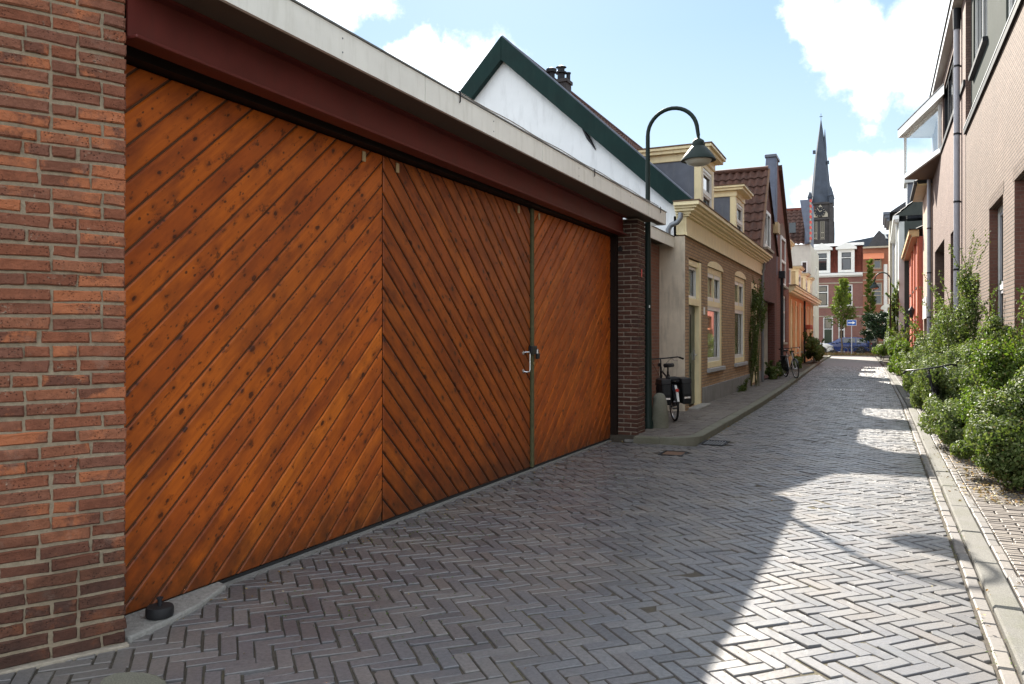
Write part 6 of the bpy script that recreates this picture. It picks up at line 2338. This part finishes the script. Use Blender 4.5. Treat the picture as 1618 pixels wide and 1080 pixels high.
# ================================================================== VEGETATION
def clump_pts(c, r, n, sub=14, seed=0, spread=.75, zmin=.06, subr=(.22, .42)):
    g_ = np.random.default_rng(seed)
    c = np.array(c, float); r = np.array(r, float)
    d = g_.normal(size=(sub, 3)); d /= np.linalg.norm(d, axis=1, keepdims=True)
    cs = d * (g_.random((sub, 1)) ** .5) * spread
    rs = g_.uniform(subr[0], subr[1], size=(sub, 1))
    k = g_.integers(0, sub, n)
    e = g_.normal(size=(n, 3)); e /= np.linalg.norm(e, axis=1, keepdims=True)
    rad_ = g_.random((n, 1)) ** .45
    loc = cs[k] + e * rad_ * rs[k]
    p = c + loc * r
    nrm = e * .8 + loc * .5 + np.array([0, 0, .35]) + g_.normal(size=(n, 3)) * .55
    ok = p[:, 2] > zmin
    return p[ok], nrm[ok]


def bush(name, label, cat, clumps, size, mat, seed, base, shoots=0, group=None, shoot_len=(.4, .9), stem_n=7, wall_x=None, extra=None):
    t = thing(name, label, cat, base, group)
    P_, N_ = [], []
    for i, (c, r, n) in enumerate(clumps):
        p, q = clump_pts(c, r, n, 16, seed * 31 + i)
        P_.append(p); N_.append(q)
    rg = random.Random(seed)
    st = MB()
    top = max(clumps, key=lambda q: q[0][2] + q[1][2])
    for i in range(stem_n):
        c, r, n = rg.choice(clumps)
        tip = (c[0] + rg.uniform(-.6, .6) * r[0], c[1] + rg.uniform(-.6, .6) * r[1], c[2] + rg.uniform(0, .7) * r[2])
        b0 = (base[0] + rg.uniform(-.15, .15), base[1] + rg.uniform(-.2, .2), base[2])
        mid = tuple((a + b_) / 2 + rg.uniform(-.1, .1) for a, b_ in zip(b0, tip))
        st.tube([b0, mid, tip], [.016, .012, .006], 5)
    sp, sn = [], []
    for i in range(shoots):
        c, r, n = rg.choice(clumps)
        a = rg.uniform(0, 2 * math.pi)
        p0 = Vector((c[0] + math.cos(a) * r[0] * .5, c[1] + math.sin(a) * r[1] * .5, c[2] + r[2] * rg.uniform(.3, .8)))
        d = Vector((math.cos(a) * .4, math.sin(a) * .4, 1)).normalized()
        L = rg.uniform(*shoot_len)
        pts_ = [p0]
        for s in range(6):
            d = (d + Vector((rg.gauss(0, .1), rg.gauss(0, .1), -.03))).normalized()
            pts_.append(pts_[-1] + d * L / 6)
        st.tube(pts_, [.007, .006, .005, .005, .004, .003, .002], 4)
        for s in range(1, 7):
            for q in range(int(7)):
                f = rg.random()
                pp = pts_[s - 1].lerp(pts_[s], f) + Vector((rg.gauss(0, .025), rg.gauss(0, .025), rg.gauss(0, .02)))
                sp.append(tuple(pp)); sn.append((rg.gauss(0, 1), rg.gauss(0, 1), rg.gauss(.5, .7)))
    if sp:
        P_.append(np.array(sp)); N_.append(np.array(sn))
    P_, N_ = np.concatenate(P_), np.concatenate(N_)
    if wall_x is not None:
        P_[:, 0] = np.minimum(P_[:, 0], wall_x - .03 - NR.random(len(P_)) * .1)
    st.build('stems', M['stem'], t)
    S_ = size * NR.uniform(.55, 1.25, len(P_))
    mix_ = {'shrub_leaf': 'leaf_silver', 'grey_green_leaf': 'leaf_rose', 'lime_leaf': 'leaf_rose'}.get(mat.name)
    sel = NR.random(len(P_))
    if mix_ and len(P_) > 3000:
        for lo, hi, m_, k_ in ((0, .72, mat, 1), (.72, .975, M[mix_], .85), (.975, 1.01, M['leaf_dry'], .8)):
            k = (sel >= lo) & (sel < hi)
            leaf_mesh('foliage', P_[k], N_[k], S_[k] * k_, m_, t, kind='stuff', base=tuple(base))
    else:
        leaf_mesh('foliage', P_, N_, S_, mat, t, kind='stuff', base=tuple(base))
    return t


G = 'shrubs along the right pavement'
bush('shrub', 'broad leafy shrub nearest the viewer at the right edge, spilling over the pavement', 'shrub',
     [((1.35, 9.8, .58), (.66, .95, .62), 20000), ((1.7, 10.3, .85), (.45, .8, .5), 12000), ((1.1, 9.7, .36), (.52, .85, .4), 10000), ((1.3, 9.2, .25), (.5, .5, .26), 5000)], .05, M['leaf_rose'], 1, (1.45, 9.9, .02), 12, G, (.2, .4), wall_x=2.0)
bush('shrub', 'bright lime green feathery shrub just behind the broad leafy shrub', 'shrub',
     [((1.4, 11.7, .75), (.6, .8, .75), 15000), ((1.7, 11.6, 1.05), (.34, .6, .5), 6000)], .055, M['leaf_lime'], 2, (1.5, 11.6, .02), 14, G, (.2, .45), wall_x=2.0)
bush('shrub', 'dark leafy shrub with a few whips between the lime shrub and the hidden bicycle', 'shrub',
     [((1.5, 13.2, .85), (.6, .9, .85), 15000), ((1.65, 13.5, 1.45), (.34, .6, .5), 6000)], .052, M['leaf_rose'], 3, (1.55, 13.1, .02), 12, G, (.5, .9), wall_x=2.0)
bush('shrub', 'grey-green glossy shrub overhanging the kerb around the hidden bicycle', 'shrub',
     [((1.1, 14.5, .7), (.62, 1.3, .76), 22000), ((.93, 12.2, .42), (.38, 1.4, .44), 13000), ((1.4, 15.4, 1.1), (.55, 1.0, .75), 13000), ((.85, 16.2, .6), (.42, 1.2, .62), 9000)], .05, M['leaf_silver'], 4, (1.25, 14.4, .02), 10, G, (.3, .6), wall_x=2.0)
bush('shrub', 'tall wispy shrub reaching high up the wall beside the grey downpipe', 'shrub',
     [((1.45, 17.4, 1.3), (.5, .8, 1.1), 11000), ((1.6, 17.6, 2.3), (.3, .5, .75), 4500)], .058, M['leaf_rose'], 33, (1.5, 17.4, .02), 16, G, (.5, 1.0), wall_x=2.0)
bush('shrub', 'tall dense grey-green shrub in front of the dark brick building', 'shrub',
     [((1.05, 19.0, .95), (.65, 1.7, .98), 22000), ((1.4, 19.6, 1.6), (.5, 1.4, .75), 11000)], .062, M['leaf_silver'], 5, (1.2, 19.0, .02), 14, G, (.4, .9), wall_x=2.0)
bush('shrub', 'mid green shrub beneath the grey downpipes on the right', 'shrub',
     [((1.25, 22.5, .8), (.65, 1.8, .85), 14000), ((1.2, 26.0, .75), (.6, 1.6, .8), 10000)], .075, M['leaf_rose'], 6, (1.3, 24, .02), 12, G, (.4, .9), wall_x=2.0)
bush('shrub', 'yellow-green shrub leaning out to the kerb further down the street', 'shrub',
     [((.85, 31.0, .75), (.6, 2.0, .85), 10000), ((.8, 35.5, .8), (.65, 2.0, .9), 9000)], .1, M['leaf_lime'], 7, (.95, 33, .02), 8, G, (.4, .8))
bush('hedge', 'low clipped hedge block at the far right corner of the street', 'hedge',
     [((.3, 57.5, .6), (.75, 2.2, .72), 6000)], .13, M['leaf_lime'], 8, (.3, 57.5, .02), 0, None)
bush('shrub', 'distant shrub in front of the salmon red house', 'shrub',
     [((.9, 42.0, .9), (.6, 2.6, 1.0), 9000), ((.75, 50.5, 1.0), (.55, 2.8, 1.1), 8000)], .11, M['leaf_rose'], 9, (.9, 46, .02), 8, G, (.4, .9))
# ivy climbing the pale grey house
bush('ivy', 'dense ivy climbing the light grey house wall beside the far lamp', 'climbing plant',
     [((.9, 54.5, 1.2), (.5, 1.7, 1.3), 8000), ((.92, 55.4, 3.0), (.42, 1.9, 1.5), 10000), ((1.0, 53.6, 3.6), (.3, .9, 1.0), 4000)], .16, M['leaf_rose'], 10, (1.0, 54.8, .02), 6, None, (.4, .8))
# left side plants
bush('climbing_plant', 'thin climbing rose trained up the brick house front beside its last window', 'climbing plant',
     [((-3.28, 23.75, 1.5), (.16, .5, 1.35), 1500), ((-3.24, 24.3, 2.6), (.2, .7, .5), 1300), ((-3.25, 24.9, 2.2), (.2, .6, .7), 900)], .075, M['leaf_rose'], 11, (-3.26, 23.8, .08), 10, None, (.4, .9), stem_n=10)
bush('weed_patch', 'low weeds at the foot of the brick house plinth', 'plant', [((-3.3, 21.6, .16), (.14, .7, .14), 500)], .05, M['leaf_rose'], 12, (-3.3, 21.6, .08), 3, None, (.1, .25))
bush('plant', 'dark low plants beside the gateway on the left pavement', 'plant', [((-3.25, 28.2, .3), (.35, .9, .32), 2200), ((-3.3, 30.6, .3), (.28, .8, .3), 1500)], .1, M['leaf_rose'], 13, (-3.25, 29, .08), 3, None, (.2, .4))
bush('plant', 'green plants along the foot of the peach house', 'plant', [((-3.35, 38.2, .35), (.3, 1.4, .36), 2200)], .11, M['leaf_rose'], 14, (-3.35, 38.2, .08), 3, None, (.2, .4))
bush('shrub', 'rounded dark green shrub hanging over the left kerb at the end of the peach house', 'shrub', [((-3.15, 46.5, .7), (.65, 2.0, .85), 7000), ((-3.3, 45, 1.1), (.4, 1.0, .55), 2200)], .12, M['leaf_rose'], 15, (-3.2, 46.3, .08), 8, None, (.3, .7))


def tree(label, x, y, z_t, levels, mat, size, seed, trunk_r=.07, up=True, trunk_top=None):
    t = thing('street_tree', label, 'tree', (x, y, 0), 'trees at the street end')
    rg = random.Random(seed)
    tr = MB()
    tops = trunk_top or levels[-1][0]
    pts_ = [(x + rg.gauss(0, .02) * i, y, tops * i / 8) for i in range(9)]
    tr.tube(pts_, [trunk_r * (1 - .1 * i) for i in range(9)], 8)
    P_, N_ = [], []
    for (z, r, n, nl) in levels:
        for i in range(n):
            a = rg.uniform(0, 2 * math.pi)
            p0 = Vector((x, y, z))
            d = Vector((math.cos(a), math.sin(a), rg.uniform(.5, 1.1) if up else rg.uniform(-.1, .5)))
            q = [p0]
            for s in range(5):
                d = (d + Vector((0, 0, .12 if up else 0)) + Vector((rg.gauss(0, .12), rg.gauss(0, .12), rg.gauss(0, .1)))).normalized()
                q.append(q[-1] + d * r / 4)
            tr.tube(q, [trunk_r * .35, .016, .013, .01, .008, .005], 4)
            for s in range(nl):
                f = rg.uniform(.25, 1) * 4.99
                k = int(f)
                pp = q[k].lerp(q[k + 1], f - k)
                sp_ = .12 * r
                P_.append((pp.x + rg.gauss(0, sp_), pp.y + rg.gauss(0, sp_), pp.z + rg.gauss(0, sp_ * .8)))
                N_.append((rg.gauss(0, .6), rg.gauss(0, .6), rg.gauss(.4, .6)))
    tr.build('trunk', M['bark'], t)
    leaf_mesh('crown', P_, N_, [size * rg.uniform(.6, 1.3) for _ in P_], mat, t, kind='stuff', base=(x, y, 0))
    return t


tree('young pale green street tree with upswept branches behind the parked bicycle', -2.72, 70.6, 2.2, [(2.2 + .36 * i, 1.25 - .075 * i, 5, 70) for i in range(11)], M['leaf_tree'], .17, 21)
tree('slim columnar yellow-green tree in front of the orange-red brick house', -.6, 74.5, 2.2, [(2.3 + .42 * i, .62 - .02 * i, 5, 60) for i in range(14)], M['leaf_tree'], .16, 22)
tree('dark round-headed small tree beside the ivy at the right corner', .0, 64.0, 1.6, [(1.6, 1.0, 12, 150), (2.1, 1.1, 12, 150), (2.6, .95, 10, 130), (3.0, .7, 7, 100)], M['leaf_dark'], .17, 23, up=False, trunk_top=3.0)
# yellowing grass strip where the street meets the cross road
pts = [(R.uniform(-4.2, .1), R.uniform(68.8, 71.5), R.uniform(.0, .22) * R.random()) for _ in range(2500)]
leaf_mesh('grass', pts, [(R.gauss(0, 1), R.gauss(0, 1), .1) for _ in pts], [R.uniform(.1, .25) for _ in pts], M['leaf_dry'], kind='stuff', aspect=.15)
